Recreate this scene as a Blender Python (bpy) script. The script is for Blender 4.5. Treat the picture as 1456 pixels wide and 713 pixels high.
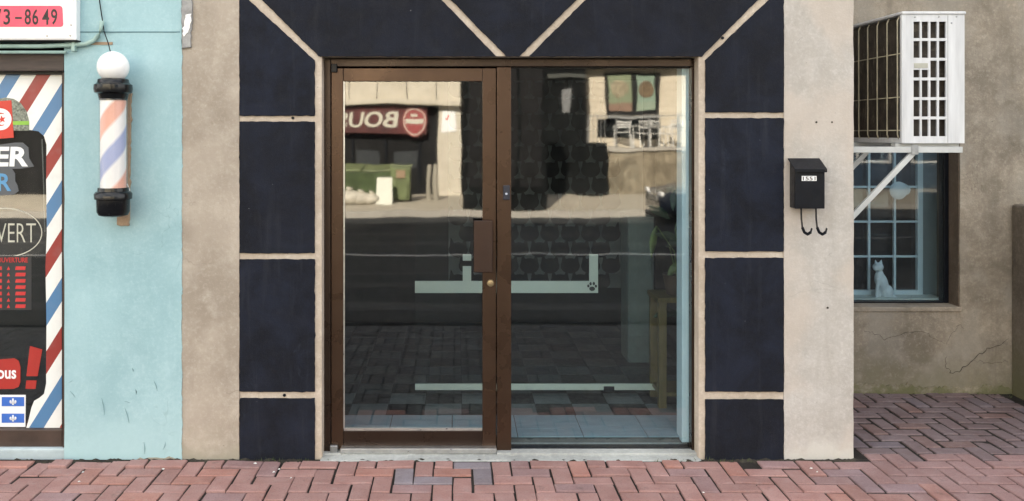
import bpy, bmesh, math, random
from mathutils import Vector, Matrix
random.seed(7)
R = math.radians
for o in list(bpy.data.objects): bpy.data.objects.remove(o)
scene = bpy.context.scene
COL = scene.collection

# ------------------------------------------------------------------ camera, sky, sun, exposure
D, F, HX, HY, EYE = 5.0, 1290.0, 650.0, 190.0, 1.79     # distance to facade, focal px, vanishing point px, eye height
cam = bpy.data.cameras.new('camera'); camo = bpy.data.objects.new('camera', cam); COL.objects.link(camo)
camo.location = (0, -D, EYE); camo.rotation_euler = (R(90), 0, 0)
cam.sensor_width = 36; cam.lens = 36*F/1456
cam.shift_x = (728-HX)/1456; cam.shift_y = (HY-356.5)/1456
cam.clip_start = 0.05; cam.clip_end = 900
scene.camera = camo

SUN_EL, SUN_AZ = R(31), R(-12)          # the sun stands behind the shop, a little to the left
world = bpy.data.worlds.new('World'); scene.world = world; world.use_nodes = True
wn = world.node_tree; wn.nodes.clear()
wo = wn.nodes.new('ShaderNodeOutputWorld'); bg = wn.nodes.new('ShaderNodeBackground')
sky = wn.nodes.new('ShaderNodeTexSky'); sky.sky_type = 'NISHITA'; sky.sun_disc = False
sky.sun_elevation = SUN_EL; sky.sun_rotation = SUN_AZ
sky.air_density = 1.0; sky.dust_density = 2.5; sky.ozone_density = 0.6
tc = wn.nodes.new('ShaderNodeTexCoord'); cn = wn.nodes.new('ShaderNodeTexNoise')
cn.inputs['Scale'].default_value = 2.2; cn.inputs['Detail'].default_value = 7
cr = wn.nodes.new('ShaderNodeValToRGB'); cr.color_ramp.elements[0].position = .36; cr.color_ramp.elements[1].position = .62
mx = wn.nodes.new('ShaderNodeMix'); mx.data_type = 'RGBA'
mx.inputs['B'].default_value = (8.2, 8.0, 7.7, 1)
wn.links.new(tc.outputs['Generated'], cn.inputs['Vector']); wn.links.new(cn.outputs['Fac'], cr.inputs['Fac'])
wn.links.new(cr.outputs['Color'], mx.inputs['Factor']); wn.links.new(sky.outputs['Color'], mx.inputs['A'])
wn.links.new(mx.outputs['Result'], bg.inputs['Color']); bg.inputs['Strength'].default_value = 0.058
wn.links.new(bg.outputs['Background'], wo.inputs['Surface'])
sl = bpy.data.lights.new('sun', 'SUN'); sl.energy = 5.0; sl.angle = R(0.55); sl.color = (1, .90, .74)
so = bpy.data.objects.new('sun', sl); COL.objects.link(so)
sd = Vector((math.sin(SUN_AZ)*math.cos(SUN_EL), math.cos(SUN_AZ)*math.cos(SUN_EL), math.sin(SUN_EL)))
so.rotation_euler = (-sd).to_track_quat('-Z', 'Y').to_euler(); so.location = (5, 20, 14)
vs = scene.view_settings
vs.view_transform = 'Standard'; vs.look = 'None'; vs.gamma = 1; vs.use_curve_mapping = False; vs.exposure = 2.72

# ------------------------------------------------------------------ helpers
def W(px, py, y=0.0):
    """photo pixel + depth behind the facade plane -> world point"""
    k = (D+y)/F
    return Vector(((px-HX)*k, y, EYE+(HY-py)*k))
def ref(px, py, d):
    """pixel of a reflection + virtual distance -> (x, z) of the real thing at y = -(d-D-.28)"""
    return (px-HX)*d/F, EYE+(HY-py)*d/F

class MB:
    def __init__(s): s.v = []; s.f = []
    def add(s, vs_, fs):
        n = len(s.v); s.v += [tuple(v) for v in vs_]; s.f += [tuple(i+n for i in f) for f in fs]; return s
    def box(s, a, b):
        x0, y0, z0 = a; x1, y1, z1 = b
        return s.add([(x0,y0,z0),(x1,y0,z0),(x1,y1,z0),(x0,y1,z0),(x0,y0,z1),(x1,y0,z1),(x1,y1,z1),(x0,y1,z1)],
                     [(0,3,2,1),(4,5,6,7),(0,1,5,4),(1,2,6,5),(2,3,7,6),(3,0,4,7)])
    def pbox(s, x0, y0, x1, y1, ya, yb):
        """px rectangle measured at depth ya, box from ya back to yb"""
        a = W(x0, y1, ya); b = W(x1, y0, ya)
        return s.box((a.x, ya, a.z), (b.x, yb, b.z))
    def prism(s, pts, ya, yb, cap=True):
        """outline of (x,z) counter-clockwise seen from the street, from depth ya (front) to yb"""
        n = len(pts)
        vs_ = [(x, ya, z) for x, z in pts]+[(x, yb, z) for x, z in pts]
        fs = [tuple(range(n))]
        if cap: fs.append(tuple(range(2*n-1, n-1, -1)))
        fs += [(i, i+n, (i+1) % n+n, (i+1) % n) for i in range(n)]
        return s.add(vs_, fs)
    def lathe(s, prof, c=(0,0,0), n=24, axis='z'):
        m = len(prof); vs_ = []
        for i in range(n):
            a = 2*math.pi*i/n
            for r, h in prof:
                p = (r*math.cos(a), r*math.sin(a), h)
                if axis == 'y': p = (p[0], p[2], p[1])
                if axis == 'x': p = (p[2], p[0], p[1])
                vs_.append((p[0]+c[0], p[1]+c[1], p[2]+c[2]))
        fs = []
        for i in range(n):
            j = (i+1) % n
            for k in range(m-1):
                q = (i*m+k, j*m+k, j*m+k+1, i*m+k+1)
                fs.append(q if axis != 'y' else q[::-1])
        return s.add(vs_, fs)
    def tube(s, pts, r, n=8):
        pts = [Vector(p) for p in pts]; rings = []
        for i, p in enumerate(pts):
            t = (pts[min(i+1, len(pts)-1)]-pts[max(i-1, 0)]).normalized()
            u = t.cross(Vector((0,0,1)) if abs(t.z) < .9 else Vector((1,0,0))).normalized(); w = t.cross(u)
            rr = r[i] if isinstance(r, (list, tuple)) else r
            rings.append([p+u*rr*math.cos(2*math.pi*k/n)+w*rr*math.sin(2*math.pi*k/n) for k in range(n)])
        vs_ = [v for g in rings for v in g]; fs = []
        for i in range(len(pts)-1):
            for k in range(n):
                fs.append((i*n+k, i*n+(k+1) % n, (i+1)*n+(k+1) % n, (i+1)*n+k))
        fs.append(tuple(range(n))[::-1]); fs.append(tuple(range((len(pts)-1)*n, len(pts)*n)))
        return s.add(vs_, fs)
    def bar(s, a, b, w, h):
        a = Vector(a); b = Vector(b); t = (b-a).normalized()
        u = t.cross(Vector((0,0,1)) if abs(t.z) < .95 else Vector((0,1,0))).normalized(); v = u.cross(t)
        vs_ = [p+u*sx*w/2+v*sy*h/2 for p in (a, b) for sx, sy in ((-1,-1),(1,-1),(1,1),(-1,1))]
        return s.add(vs_, [(0,1,2,3),(7,6,5,4),(0,4,5,1),(1,5,6,2),(2,6,7,3),(3,7,4,0)])
    def build(s, name, m, parent=None, bevel=0, smooth=False, seg=2):
        org = parent.matrix_world.translation.copy() if parent else Vector((0,0,0))
        me = bpy.data.meshes.new(name)
        me.from_pydata([tuple(Vector(v)-org) for v in s.v], [], s.f)
        bm = bmesh.new(); bm.from_mesh(me); bmesh.ops.recalc_face_normals(bm, faces=bm.faces); bm.to_mesh(me); bm.free()
        if smooth:
            for p in me.polygons: p.use_smooth = True
        me.materials.append(m)
        o = bpy.data.objects.new(name, me); COL.objects.link(o)
        if parent: o.parent = parent
        if bevel:
            b = o.modifiers.new('bevel', 'BEVEL'); b.width = bevel; b.segments = seg; b.limit_method = 'ANGLE'; b.angle_limit = R(35)
        if smooth == 'auto':
            md = o.modifiers.new('wn', 'EDGE_SPLIT'); md.split_angle = R(40)
        return o
REAL = {}
def mwfix(o): bpy.context.view_layer.update()
def thing(name, label, cat, loc=(0,0,0), group=None):
    o = bpy.data.objects.new(name, None); COL.objects.link(o); o.location = loc; o.empty_display_size = .1
    o.matrix_world = Matrix.Translation(Vector(loc))
    return tag(o, label, cat, group)
def tag(o, label, cat, group=None):
    o['label'] = label; o['category'] = cat
    if group: o['group'] = group
    return o
def kind(o, k, label=None):
    o['kind'] = k
    if label: o['label'] = label
    return o
def sub(mb, name, m, part, **kw):
    """sub-part: built in world space, parented to a part that sits in its thing's space"""
    o = mb.build(name, m, None, **kw)
    root = part.parent
    org = root.location if root else Vector((0,0,0))
    for v in o.data.vertices: v.co -= org
    o.parent = part
    return o

# ------------------------------------------------------------------ materials
MATS = {}
def nodes(name):
    m = bpy.data.materials.new(name); m.use_nodes = True
    nt = m.node_tree; b = nt.nodes['Principled BSDF']; MATS[name] = m
    return m, nt, b
def setin(b, k, v):
    if k in b.inputs: b.inputs[k].default_value = v
def N(nt, t, **kw):
    n = nt.nodes.new(t)
    for k, v in kw.items():
        if hasattr(n, k) and k not in n.inputs: setattr(n, k, v)
        else: n.inputs[k].default_value = v
    return n
def c4(c): return (c[0], c[1], c[2], 1)
def mixc(nt, fac, a, b):
    m = nt.nodes.new('ShaderNodeMix'); m.data_type = 'RGBA'
    for k, v in (('Factor', fac), ('A', a), ('B', b)):
        if hasattr(v, 'links') or hasattr(v, 'is_linked'): nt.links.new(v, m.inputs[k])
        elif k == 'Factor': m.inputs[k].default_value = v
        else: m.inputs[k].default_value = c4(v)
    return m.outputs['Result']
def ramp(nt, val, a, b, lo=0., hi=1.):
    r = nt.nodes.new('ShaderNodeMapRange'); r.clamp = True
    r.inputs['From Min'].default_value = a; r.inputs['From Max'].default_value = b
    r.inputs['To Min'].default_value = lo; r.inputs['To Max'].default_value = hi
    nt.links.new(val, r.inputs['Value']); return r.outputs['Result']
def mathn(nt, op, a, b=None):
    n = nt.nodes.new('ShaderNodeMath'); n.operation = op
    for i, v in enumerate((a, b)):
        if v is None: continue
        if isinstance(v, (int, float)): n.inputs[i].default_value = v
        else: nt.links.new(v, n.inputs[i])
    return n.outputs[0]
def pos(nt, scale=(1,1,1)):
    g = nt.nodes.new('ShaderNodeNewGeometry'); mp = nt.nodes.new('ShaderNodeMapping'); mp.inputs['Scale'].default_value = scale
    nt.links.new(g.outputs['Position'], mp.inputs['Vector']); return mp.outputs['Vector']
def noise(nt, vec, scale, detail=6, rough=.55, dist=0):
    n = nt.nodes.new('ShaderNodeTexNoise'); n.inputs['Scale'].default_value = scale; n.inputs['Detail'].default_value = detail
    n.inputs['Roughness'].default_value = rough; n.inputs['Distortion'].default_value = dist
    nt.links.new(vec, n.inputs['Vector']); return n.outputs['Fac']
def bump(nt, b, h, strength, dist=.01):
    n = nt.nodes.new('ShaderNodeBump'); n.inputs['Strength'].default_value = strength; n.inputs['Distance'].default_value = dist
    nt.links.new(h, n.inputs['Height']); nt.links.new(n.outputs['Normal'], b.inputs['Normal'])

def plain(name, col, rough=.5, metal=0., var=.12, nscale=14, bmp=.06, bscale=160, spec=.5, stretch=(1,1,1), coat=0):
    """colour with slight blotches, fine relief and uneven gloss"""
    m, nt, b = nodes(name); v = pos(nt, stretch)
    f = noise(nt, v, nscale, 8, .6)
    c = mixc(nt, ramp(nt, f, .3, .7), [x*(1-var) for x in col], [min(1, x*(1+var)) for x in col])
    nt.links.new(c, b.inputs['Base Color'])
    nt.links.new(ramp(nt, noise(nt, v, nscale*3, 4), .3, .7, max(.02, rough-.08), min(1, rough+.08)), b.inputs['Roughness'])
    setin(b, 'Metallic', metal); setin(b, 'Specular IOR Level', spec); setin(b, 'Coat Weight', coat)
    if bmp: bump(nt, b, noise(nt, v, bscale, 3), bmp, .004)
    return m

def stucco(name, col, dark, light, stain=.5, bmp=.35, moss=None, speck=True, low=.35, streak=True, patch=None, pamt=.6):
    m, nt, b = nodes(name); v = pos(nt)
    big = noise(nt, v, 1.7, 9, .62, .4); mid = noise(nt, v, 7, 9, .66); fine = noise(nt, v, 95, 5, .6)
    c = mixc(nt, ramp(nt, big, .36, .66), dark, col)
    c = mixc(nt, ramp(nt, mid, .48, .78, 0, .6), c, light)
    grit = noise(nt, v, 42, 8, .75); c = mixc(nt, ramp(nt, grit, .44, .70, 0, .42), c, dark); c = mixc(nt, ramp(nt, grit, .36, .48, .30, 0), c, light)
    sp = pos(nt, (9, 9, .7)); st = noise(nt, sp, 1.0, 7, .6)
    if streak: c = mixc(nt, ramp(nt, st, .52, .74, 0, stain), c, dark)
    c = mixc(nt, ramp(nt, fine, .35, .7, .0, .22), c, dark)
    if speck:
        vo = nt.nodes.new('ShaderNodeTexVoronoi'); vo.inputs['Scale'].default_value = 26; nt.links.new(v, vo.inputs['Vector'])
        pk = mathn(nt, 'MULTIPLY', ramp(nt, vo.outputs['Distance'], .05, .10, 1, 0), ramp(nt, mid, .55, .60))
        c = mixc(nt, mathn(nt, 'MULTIPLY', pk, .7), c, [x*.35 for x in dark])
    if patch:      # trowelled repairs with a tone of their own; dappled shade on terrace stone
        pn = noise(nt, pos(nt, (1.0, 1.0, .75)), 2.6, 4, .45, .25)
        pn = mathn(nt, 'ADD', pn, mathn(nt, 'MULTIPLY', mathn(nt, 'SUBTRACT', mid, .5), .22))
        c = mixc(nt, ramp(nt, pn, .47, .60, 0, pamt), c, patch)
    # hairline scratches
    wv = noise(nt, v, 3.1, 3, .5, 1.2); line = ramp(nt, mathn(nt, 'ABSOLUTE', mathn(nt, 'SUBTRACT', wv, .5)), .0015, .005, 1, 0)
    msk = ramp(nt, noise(nt, v, 2.3, 2), .56, .62)
    c = mixc(nt, mathn(nt, 'MULTIPLY', mathn(nt, 'MULTIPLY', line, msk), .25), c, [x*.4 for x in dark])
    if moss:
        g = nt.nodes.new('ShaderNodeNewGeometry'); sx = nt.nodes.new('ShaderNodeSeparateXYZ'); nt.links.new(g.outputs['Position'], sx.inputs[0])
        hgt = ramp(nt, mathn(nt, 'ADD', sx.outputs['Z'], mathn(nt, 'MULTIPLY', mathn(nt, 'SUBTRACT', mid, .5), .5)), .02, low, 1, 0)
        c = mixc(nt, mathn(nt, 'MULTIPLY', hgt, .75), c, moss)
    nt.links.new(c, b.inputs['Base Color']); setin(b, 'Roughness', .92); setin(b, 'Specular IOR Level', .25)
    h = mathn(nt, 'ADD', mathn(nt, 'MULTIPLY', mid, .6), mathn(nt, 'MULTIPLY', fine, .3))
    bump(nt, b, h, bmp, .012)
    return m

def glass(name, ior=1.9, tint=(.93,.97,.96), wave=.012, wscale=1.6, dirt=.03):
    """clear pane: Fresnel mirror over see-through, slightly wavy, a little dusty"""
    m = bpy.data.materials.new(name); m.use_nodes = True; nt = m.node_tree; nt.nodes.clear()
    out = nt.nodes.new('ShaderNodeOutputMaterial'); tr = nt.nodes.new('ShaderNodeBsdfTransparent'); gl = nt.nodes.new('ShaderNodeBsdfGlossy')
    tr.inputs['Color'].default_value = c4(tint); gl.inputs['Roughness'].default_value = .021; gl.inputs['Color'].default_value = (1,1,1,1)
    fr = nt.nodes.new('ShaderNodeFresnel'); fr.inputs['IOR'].default_value = ior
    geo = nt.nodes.new('ShaderNodeNewGeometry')
    v = pos(nt, (1, 1, .8)); h = noise(nt, v, wscale, 2, .5)
    bp = nt.nodes.new('ShaderNodeBump'); bp.inputs['Strength'].default_value = 1.0; bp.inputs['Distance'].default_value = wave
    nt.links.new(h, bp.inputs['Height']); nt.links.new(bp.outputs['Normal'], gl.inputs['Normal'])
    front = mathn(nt, 'SUBTRACT', 1.0, geo.outputs['Backfacing'])
    fac = mathn(nt, 'MULTIPLY', fr.outputs[0], front)
    mx_ = nt.nodes.new('ShaderNodeMixShader'); nt.links.new(fac, mx_.inputs[0]); nt.links.new(tr.outputs[0], mx_.inputs[1]); nt.links.new(gl.outputs[0], mx_.inputs[2])
    df = nt.nodes.new('ShaderNodeBsdfDiffuse'); df.inputs['Color'].default_value = (.55,.56,.56,1)
    dn = noise(nt, pos(nt, (1,1,.35)), 9, 8, .7)
    df_f = mathn(nt, 'MULTIPLY', ramp(nt, dn, .35, .8, dirt*.3, dirt*1.7), front)
    m2 = nt.nodes.new('ShaderNodeMixShader'); nt.links.new(df_f, m2.inputs[0]); nt.links.new(mx_.outputs[0], m2.inputs[1]); nt.links.new(df.outputs[0], m2.inputs[2])
    nt.links.new(m2.outputs[0], out.inputs['Surface']); MATS[name] = m
    return m

M_STUC_L = stucco('stucco_left', (.45,.395,.33), (.30,.255,.208), (.57,.52,.455), .5, patch=(.49,.43,.365), pamt=.4, moss=(.36,.33,.26), low=.16)
M_STUC_R = stucco('stucco_right', (.52,.495,.465), (.38,.35,.315), (.65,.635,.61), .45, patch=(.53,.465,.405), pamt=.6, moss=(.60,.58,.53), low=.12)
M_STUC_BACK = stucco('stucco_rear', (.385,.335,.27), (.170,.148,.118), (.50,.45,.375), .65, .6, patch=(.29,.27,.235), pamt=.55, moss=(.20,.185,.125), low=.30)
M_STUC_LOW = stucco('stucco_low', (.17,.145,.12), (.085,.072,.058), (.27,.24,.20), .6, .5, moss=(.15,.15,.08), low=.5)
M_BLUE = stucco('blue_paint', (.38,.56,.60), (.28,.445,.485), (.46,.63,.665), .4, .22, patch=(.40,.59,.635), pamt=.3, moss=(.42,.60,.63), low=.3, speck=False)
M_MORTAR = stucco('mortar', (.62,.54,.45), (.40,.33,.26), (.74,.68,.60), .3, .35)
def navy():
    m, nt, b = nodes('navy_stone'); v = pos(nt)
    oi = nt.nodes.new('ShaderNodeObjectInfo')
    big = noise(nt, v, 3.2, 9, .68, .5); fine = noise(nt, v, 260, 3, .6); mid = noise(nt, v, 11, 8, .7)
    c = mixc(nt, ramp(nt, big, .40, .66), (.0040,.0054,.0105), (.0105,.0145,.0290))
    c = mixc(nt, ramp(nt, mid, .50, .74, 0, .6), c, (.021,.026,.042))
    st = noise(nt, pos(nt, (16,16,1.3)), 1, 6, .6)
    c = mixc(nt, ramp(nt, st, .55, .72, 0, .45), c, (.032,.035,.044))
    sc = noise(nt, pos(nt, (1,1,.5)), 6.5, 10, .8, .8); c = mixc(nt, ramp(nt, sc, .60, .72, 0, .5), c, (.036,.044,.066))
    c = mixc(nt, ramp(nt, oi.outputs['Random'], 0, 1, 0, .35), c, (.008,.0085,.012))
    c = mixc(nt, ramp(nt, fine, .45, .75, 0, .5), c, (.020,.021,.027))
    vo = nt.nodes.new('ShaderNodeTexVoronoi'); vo.inputs['Scale'].default_value = 17; nt.links.new(v, vo.inputs['Vector'])
    pk = mathn(nt, 'MULTIPLY', ramp(nt, vo.outputs['Distance'], .04, .06, 1, 0), ramp(nt, mid, .54, .58))
    c = mixc(nt, mathn(nt, 'MULTIPLY', pk, .6), c, (.25,.25,.26))
    nt.links.new(c, b.inputs['Base Color']); setin(b, 'Specular IOR Level', .22)
    nt.links.new(ramp(nt, mid, .3, .7, .62, .9), b.inputs['Roughness'])
    bump(nt, b, mathn(nt, 'ADD', fine, mathn(nt, 'MULTIPLY', mid, .8)), .3, .006)
    return m
M_NAVY = navy()
M_BRONZE = plain('bronze_frame', (.060,.034,.021), .30, .55, .03, 2, 0)
M_BRONZE_D = plain('bronze_dark', (.032,.019,.0130), .3, .5, .04, 2, 0)
M_PULL = plain('pull_plate', (.042,.023,.017), .38, .45, .15, 9, .04, 200)
M_CONC = stucco('sill_concrete', (.50,.52,.50), (.30,.31,.30), (.63,.64,.62), .4, .3, streak=False)
M_ALU = plain('aluminium', (.55,.56,.56), .35, .9, .15, 20)
M_STEEL = plain('steel', (.35,.36,.37), .35, .9, .2, 30)
M_BLACKP = plain('black_plastic', (.0055,.006,.0075), .20, 0, .15, 20, .01, spec=.4)
M_BLACKM = plain('black_metal', (.0050,.0065,.0105), .36, .0, .25, 16, .03, spec=.22)
M_WHITE = plain('white_paint', (.78,.79,.79), .42, 0, .04, 6, .03)
M_WHITE_AC = plain('white_casing', (.60,.615,.635), .45, 0, .13, 5, .05, stretch=(5,5,.6))
M_SIGNW = plain('sign_white', (.86,.87,.88), .35, 0, .03, 5, .01)
M_PINK = plain('sign_pink', (.80,.075,.14), .38, 0, .10, 14, .02)
M_INK = plain('ink_dark', (.018,.016,.018), .5, 0, .2, 12, 0)
M_GREENISH = plain('conduit_paint', (.33,.47,.43), .55, 0, .2, 9, .1)
M_BROWNWOOD = plain('window_box_brown', (.060,.043,.036), .6, 0, .35, 5, .15, stretch=(1,1,8))
M_FRAME_BARB = plain('barber_frame', (.055,.035,.027), .5, 0, .3, 8, .1)
M_BOARD = stucco('mount_board', (.40,.29,.20), (.27,.19,.125), (.50,.40,.30), .5, .3)
M_GLASS = glass('shop_glass', 2.08, (.85,.91,.92), wave=.0005, wscale=2.6, dirt=.004)
M_GLASS_W = glass('shop_glass_wide', 2.08, (.84,.91,.925), wave=.0007, wscale=2.8, dirt=.005)
M_GLASS_B = glass('barber_glass', 2.2, (.80,.83,.82), wave=.0006, wscale=1.8, dirt=.012)
M_GLASS_R = glass('rear_glass', 1.5, (.76,.84,.88), wave=.0006, wscale=1.5, dirt=.03)
M_GLASS_I = glass('inner_glass', 1.35, (.95,.98,.97), wave=.0005, wscale=1, dirt=.004)
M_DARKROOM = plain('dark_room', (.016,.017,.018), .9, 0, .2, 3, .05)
M_GREYWALL = plain('wallpaper_ground', (.19,.20,.205), .8, 0, .1, 3, .05)
M_CATHEAD = plain('cat_print', (.008,.0085,.009), .8, 0, .2, 6, 0)
M_BAND = plain('band_white', (.64,.65,.58), .6, 0, .04, 6, .02)
M_INJAMB = plain('inner_jamb', (.66,.74,.80), .55, 0, .05, 5, .03)
M_OLIVE = plain('stand_wood', (.14,.098,.035), .5, 0, .25, 4, .1, stretch=(12,12,.8))
M_LEAF_D = plain('leaf_dark', (.018,.042,.016), .45, 0, .35, 14, .05)
M_LEAF_L = plain('leaf_light', (.10,.14,.035), .45, 0, .3, 14, .05)
M_TERRA = plain('pot_clay', (.07,.04,.025), .7)
M_TILE_L = plain('tile_light', (.27,.38,.44), .45, 0, .12, 7, .05, stretch=(1,4,1))
M_TILE_G = plain('tile_grey', (.078,.080,.082), .45, 0, .18, 9, .04)
M_TILE_K = plain('tile_black', (.012,.013,.015), .45, 0, .25, 9, .04)
M_TILE_P = plain('tile_pale', (.145,.155,.16), .45, 0, .18, 9, .04)
M_GROUT = plain('grout', (.06,.06,.06), .9)
M_DIRT = stucco('dirt', (.055,.048,.038), (.022,.020,.016), (.11,.10,.075), .3, .8, streak=False)
M_JOINT = stucco('sand_bed', (.033,.028,.025), (.014,.013,.012), (.06,.052,.045), .3, .8, streak=False)
M_MOSS = plain('weeds', (.07,.10,.03), .8, 0, .4, 30)
M_LITTER = plain('litter_white', (.7,.7,.68), .6)
M_CRACK = plain('crack', (.050,.043,.035), .95, 0, .4, 30)
M_ASPH = stucco('asphalt', (.040,.042,.045), (.028,.030,.032), (.058,.060,.063), .3, .5, streak=False)
M_ASPH_D = stucco('asphalt_new', (.018,.018,.019), (.012,.012,.013), (.028,.028,.03), .3, .5, streak=False)
M_CONCW = stucco('pavement_concrete', (.42,.40,.36), (.32,.30,.27), (.50,.48,.44), .3, .3, streak=False)
M_EARTH = plain('earth', (.10,.09,.07), .95)
M_PAINTW = plain('road_paint', (.70,.70,.68), .6, 0, .15, 8)

def brickmat():
    m, nt, b = nodes('paver_brick'); v = pos(nt)
    oi = nt.nodes.new('ShaderNodeObjectInfo')
    big = noise(nt, v, 5, 7, .6); fine = noise(nt, v, 130, 5, .7); mid = noise(nt, v, 28, 7, .7)
    base = mixc(nt, ramp(nt, big, .35, .68), (.265,.160,.147), (.330,.222,.210))
    g = nt.nodes.new('ShaderNodeMix'); g.data_type = 'RGBA'; g.blend_type = 'MULTIPLY'; g.inputs['Factor'].default_value = 1
    nt.links.new(base, g.inputs['A']); nt.links.new(oi.outputs['Color'], g.inputs['B'])
    c = mixc(nt, ramp(nt, mid, .52, .80, 0, .5), g.outputs['Result'], (.34,.28,.27))
    c = mixc(nt, ramp(nt, fine, .5, .8, 0, .5), c, (.05,.035,.032))
    c = mixc(nt, ramp(nt, noise(nt, v, 9, 8, .7), .60, .75, 0, .55), c, (.07,.055,.05))
    nt.links.new(c, b.inputs['Base Color']); setin(b, 'Roughness', .88); setin(b, 'Specular IOR Level', .3)
    bump(nt, b, mathn(nt, 'ADD', fine, mid), .45, .006)
    return m
M_BRICK = brickmat()

def rough_outline(pts, step=.03, amp=.0016, seed=0):
    rnd = random.Random(seed); out = []
    n = len(pts)
    for i in range(n):
        a = Vector(pts[i]); b = Vector(pts[(i+1) % n]); L = (b-a).length; k = max(1, int(L/step))
        t = (b-a)/max(L, 1e-6); nn = Vector((-t.y, t.x))
        for j in range(k):
            q = a+(b-a)*j/k
            d = rnd.gauss(0, amp)
            out.append(tuple(q+nn*d))
    return out
def pxpoly(pts, y=0.0): return [(W(x, z, y).x, W(x, z, y).z) for x, z in pts]

# ------------------------------------------------------------------ the ground
def gz(y):                       # pavement rises gently to the shops
    return .018*max(-3.6, min(y, 1.25)) if y < 0 else .014*y
kind(MB().add([(-400,-400,-.25),(400,-400,-.25),(400,400,-.25),(-400,400,-.25)], [(0,1,2,3)]).build('ground', M_EARTH), 'structure')
rd = MB().add([(-60,-16.2,-.20),(60,-16.2,-.20),(60,-3.7,-.20),(-60,-3.7,-.20)], [(0,1,2,3)]).build('road', M_ASPH); kind(rd, 'structure')
MB().box((-60,-9.62,-.1955),(60,-9.50,-.1915)).build('lane_line', M_PAINTW, rd)
MB().add([(-60,-4.3,-.196),(60,-4.3,-.196),(60,-3.72,-.196),(-60,-3.72,-.196)], [(0,1,2,3)]).build('gutter_strip', M_ASPH_D, rd)
rnd_ = random.Random(31)
for (yc_, hw_, cl_) in ((-5.2,.28,.085),(-6.6,.22,.075),(-7.5,.12,.095),(-11.2,.3,.08),(-12.6,.25,.085)):
    up = []; dn = []
    for i in range(41):
        x_ = -14+i*.7; o_ = .10*math.sin(x_*.31+yc_)+.03*x_*.3
        up.append((x_, yc_+o_+hw_*rnd_.uniform(.6,1.1), -.1965)); dn.append((x_, yc_+o_-hw_*rnd_.uniform(.6,1.1), -.1965))
    n_ = len(up)
    MB().add(up+dn, [(i, i+1, n_+i+1, n_+i) for i in range(n_-1)]).build('worn_strip', stucco('worn%d' % int(-yc_*10), (cl_,cl_*1.03,cl_*1.07), (cl_*.6,)*3, (cl_*1.3,)*3, .3, .4, streak=False), rd)
kb = MB()
kb.box((-60,-3.74,-.24),(60,-3.56,gz(-3.6)+.005)); kind(kb.build('near_kerb', M_ASPH_D, bevel=.012), 'structure')
kind(MB().box((-60,-16.36,-.24),(60,-16.2,-.055)).build('far_kerb', M_CONCW, bevel=.012), 'structure')
fs = MB().box((-60,-24,-.24),(60,-16.36,-.06)).build('far_pavement', stucco('far_paving', (.55,.50,.41), (.40,.36,.29), (.62,.58,.50), .3, .3, streak=False)); kind(fs, 'structure')

# near pavement: dark bed + herringbone pavers
bed = MB()
ys = [-3.56,-2,-1,-.5,0,1.25]
for a, b in zip(ys[:-1], ys[1:]):
    x0 = -60 if a < 0 else 2.14
    dz = .0075 if a < 0 else .0065
    bed.add([(x0,a,gz(a)-dz),(60 if a < 0 else 6,a,gz(a)-dz),(60 if a < 0 else 6,b,gz(b)-dz),(x0,b,gz(b)-dz)], [(0,1,2,3)])
side = bed.build('pavement', M_JOINT); kind(side, 'structure')

def brick_mesh(lx, ly, seed):
    rnd = random.Random(seed); g = .0045; h = .05; bv = .004
    hx, hy = lx/2-g, ly/2-g
    j = lambda s: rnd.uniform(-s, s)
    top = [(sx*(hx-bv)+j(.002), sy*(hy-bv)+j(.002), 0+j(.0012)) for sx, sy in ((-1,-1),(1,-1),(1,1),(-1,1))]
    mid = [(sx*hx+j(.0015), sy*hy+j(.0015), -bv+j(.001)) for sx, sy in ((-1,-1),(1,-1),(1,1),(-1,1))]
    bot = [(x, y, -h) for x, y, z in mid]
    v = top+mid+bot
    f = [(0,1,2,3)]
    for k in range(4):
        n = (k+1) % 4
        f += [(4+k,4+n,n,k), (8+k,8+n,4+n,4+k)]
    return v, f
BW = .1035
var = {}
for key, (lx, ly) in {'h': (2*BW, BW), 'v': (BW, 2*BW), 'q': (BW, BW)}.items():
    var[key] = []
    for s in range(5):
        v, f = brick_mesh(lx, ly, s*7+ord(key)); me = bpy.data.meshes.new('brick'); me.from_pydata(v, [], f); me.materials.append(M_BRICK)
        var[key].append((me, v, f))
rnd = random.Random(21)
far = MB(); ncount = 0
XO, YO = 0.03, -.040
def inside(cx, cy):              # cell centre is on open pavement
    if cy < -3.5: return False
    if cy < -.03: return True
    return cx > 2.24 and cx < 3.74 and cy < 1.17
gaps = set()
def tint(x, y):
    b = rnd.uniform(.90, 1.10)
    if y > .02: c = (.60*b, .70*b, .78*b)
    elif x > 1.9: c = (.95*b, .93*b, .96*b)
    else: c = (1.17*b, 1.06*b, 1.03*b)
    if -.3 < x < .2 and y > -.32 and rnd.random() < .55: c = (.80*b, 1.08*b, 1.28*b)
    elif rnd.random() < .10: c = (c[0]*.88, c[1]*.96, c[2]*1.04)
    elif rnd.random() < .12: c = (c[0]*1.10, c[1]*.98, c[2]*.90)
    return c
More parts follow.
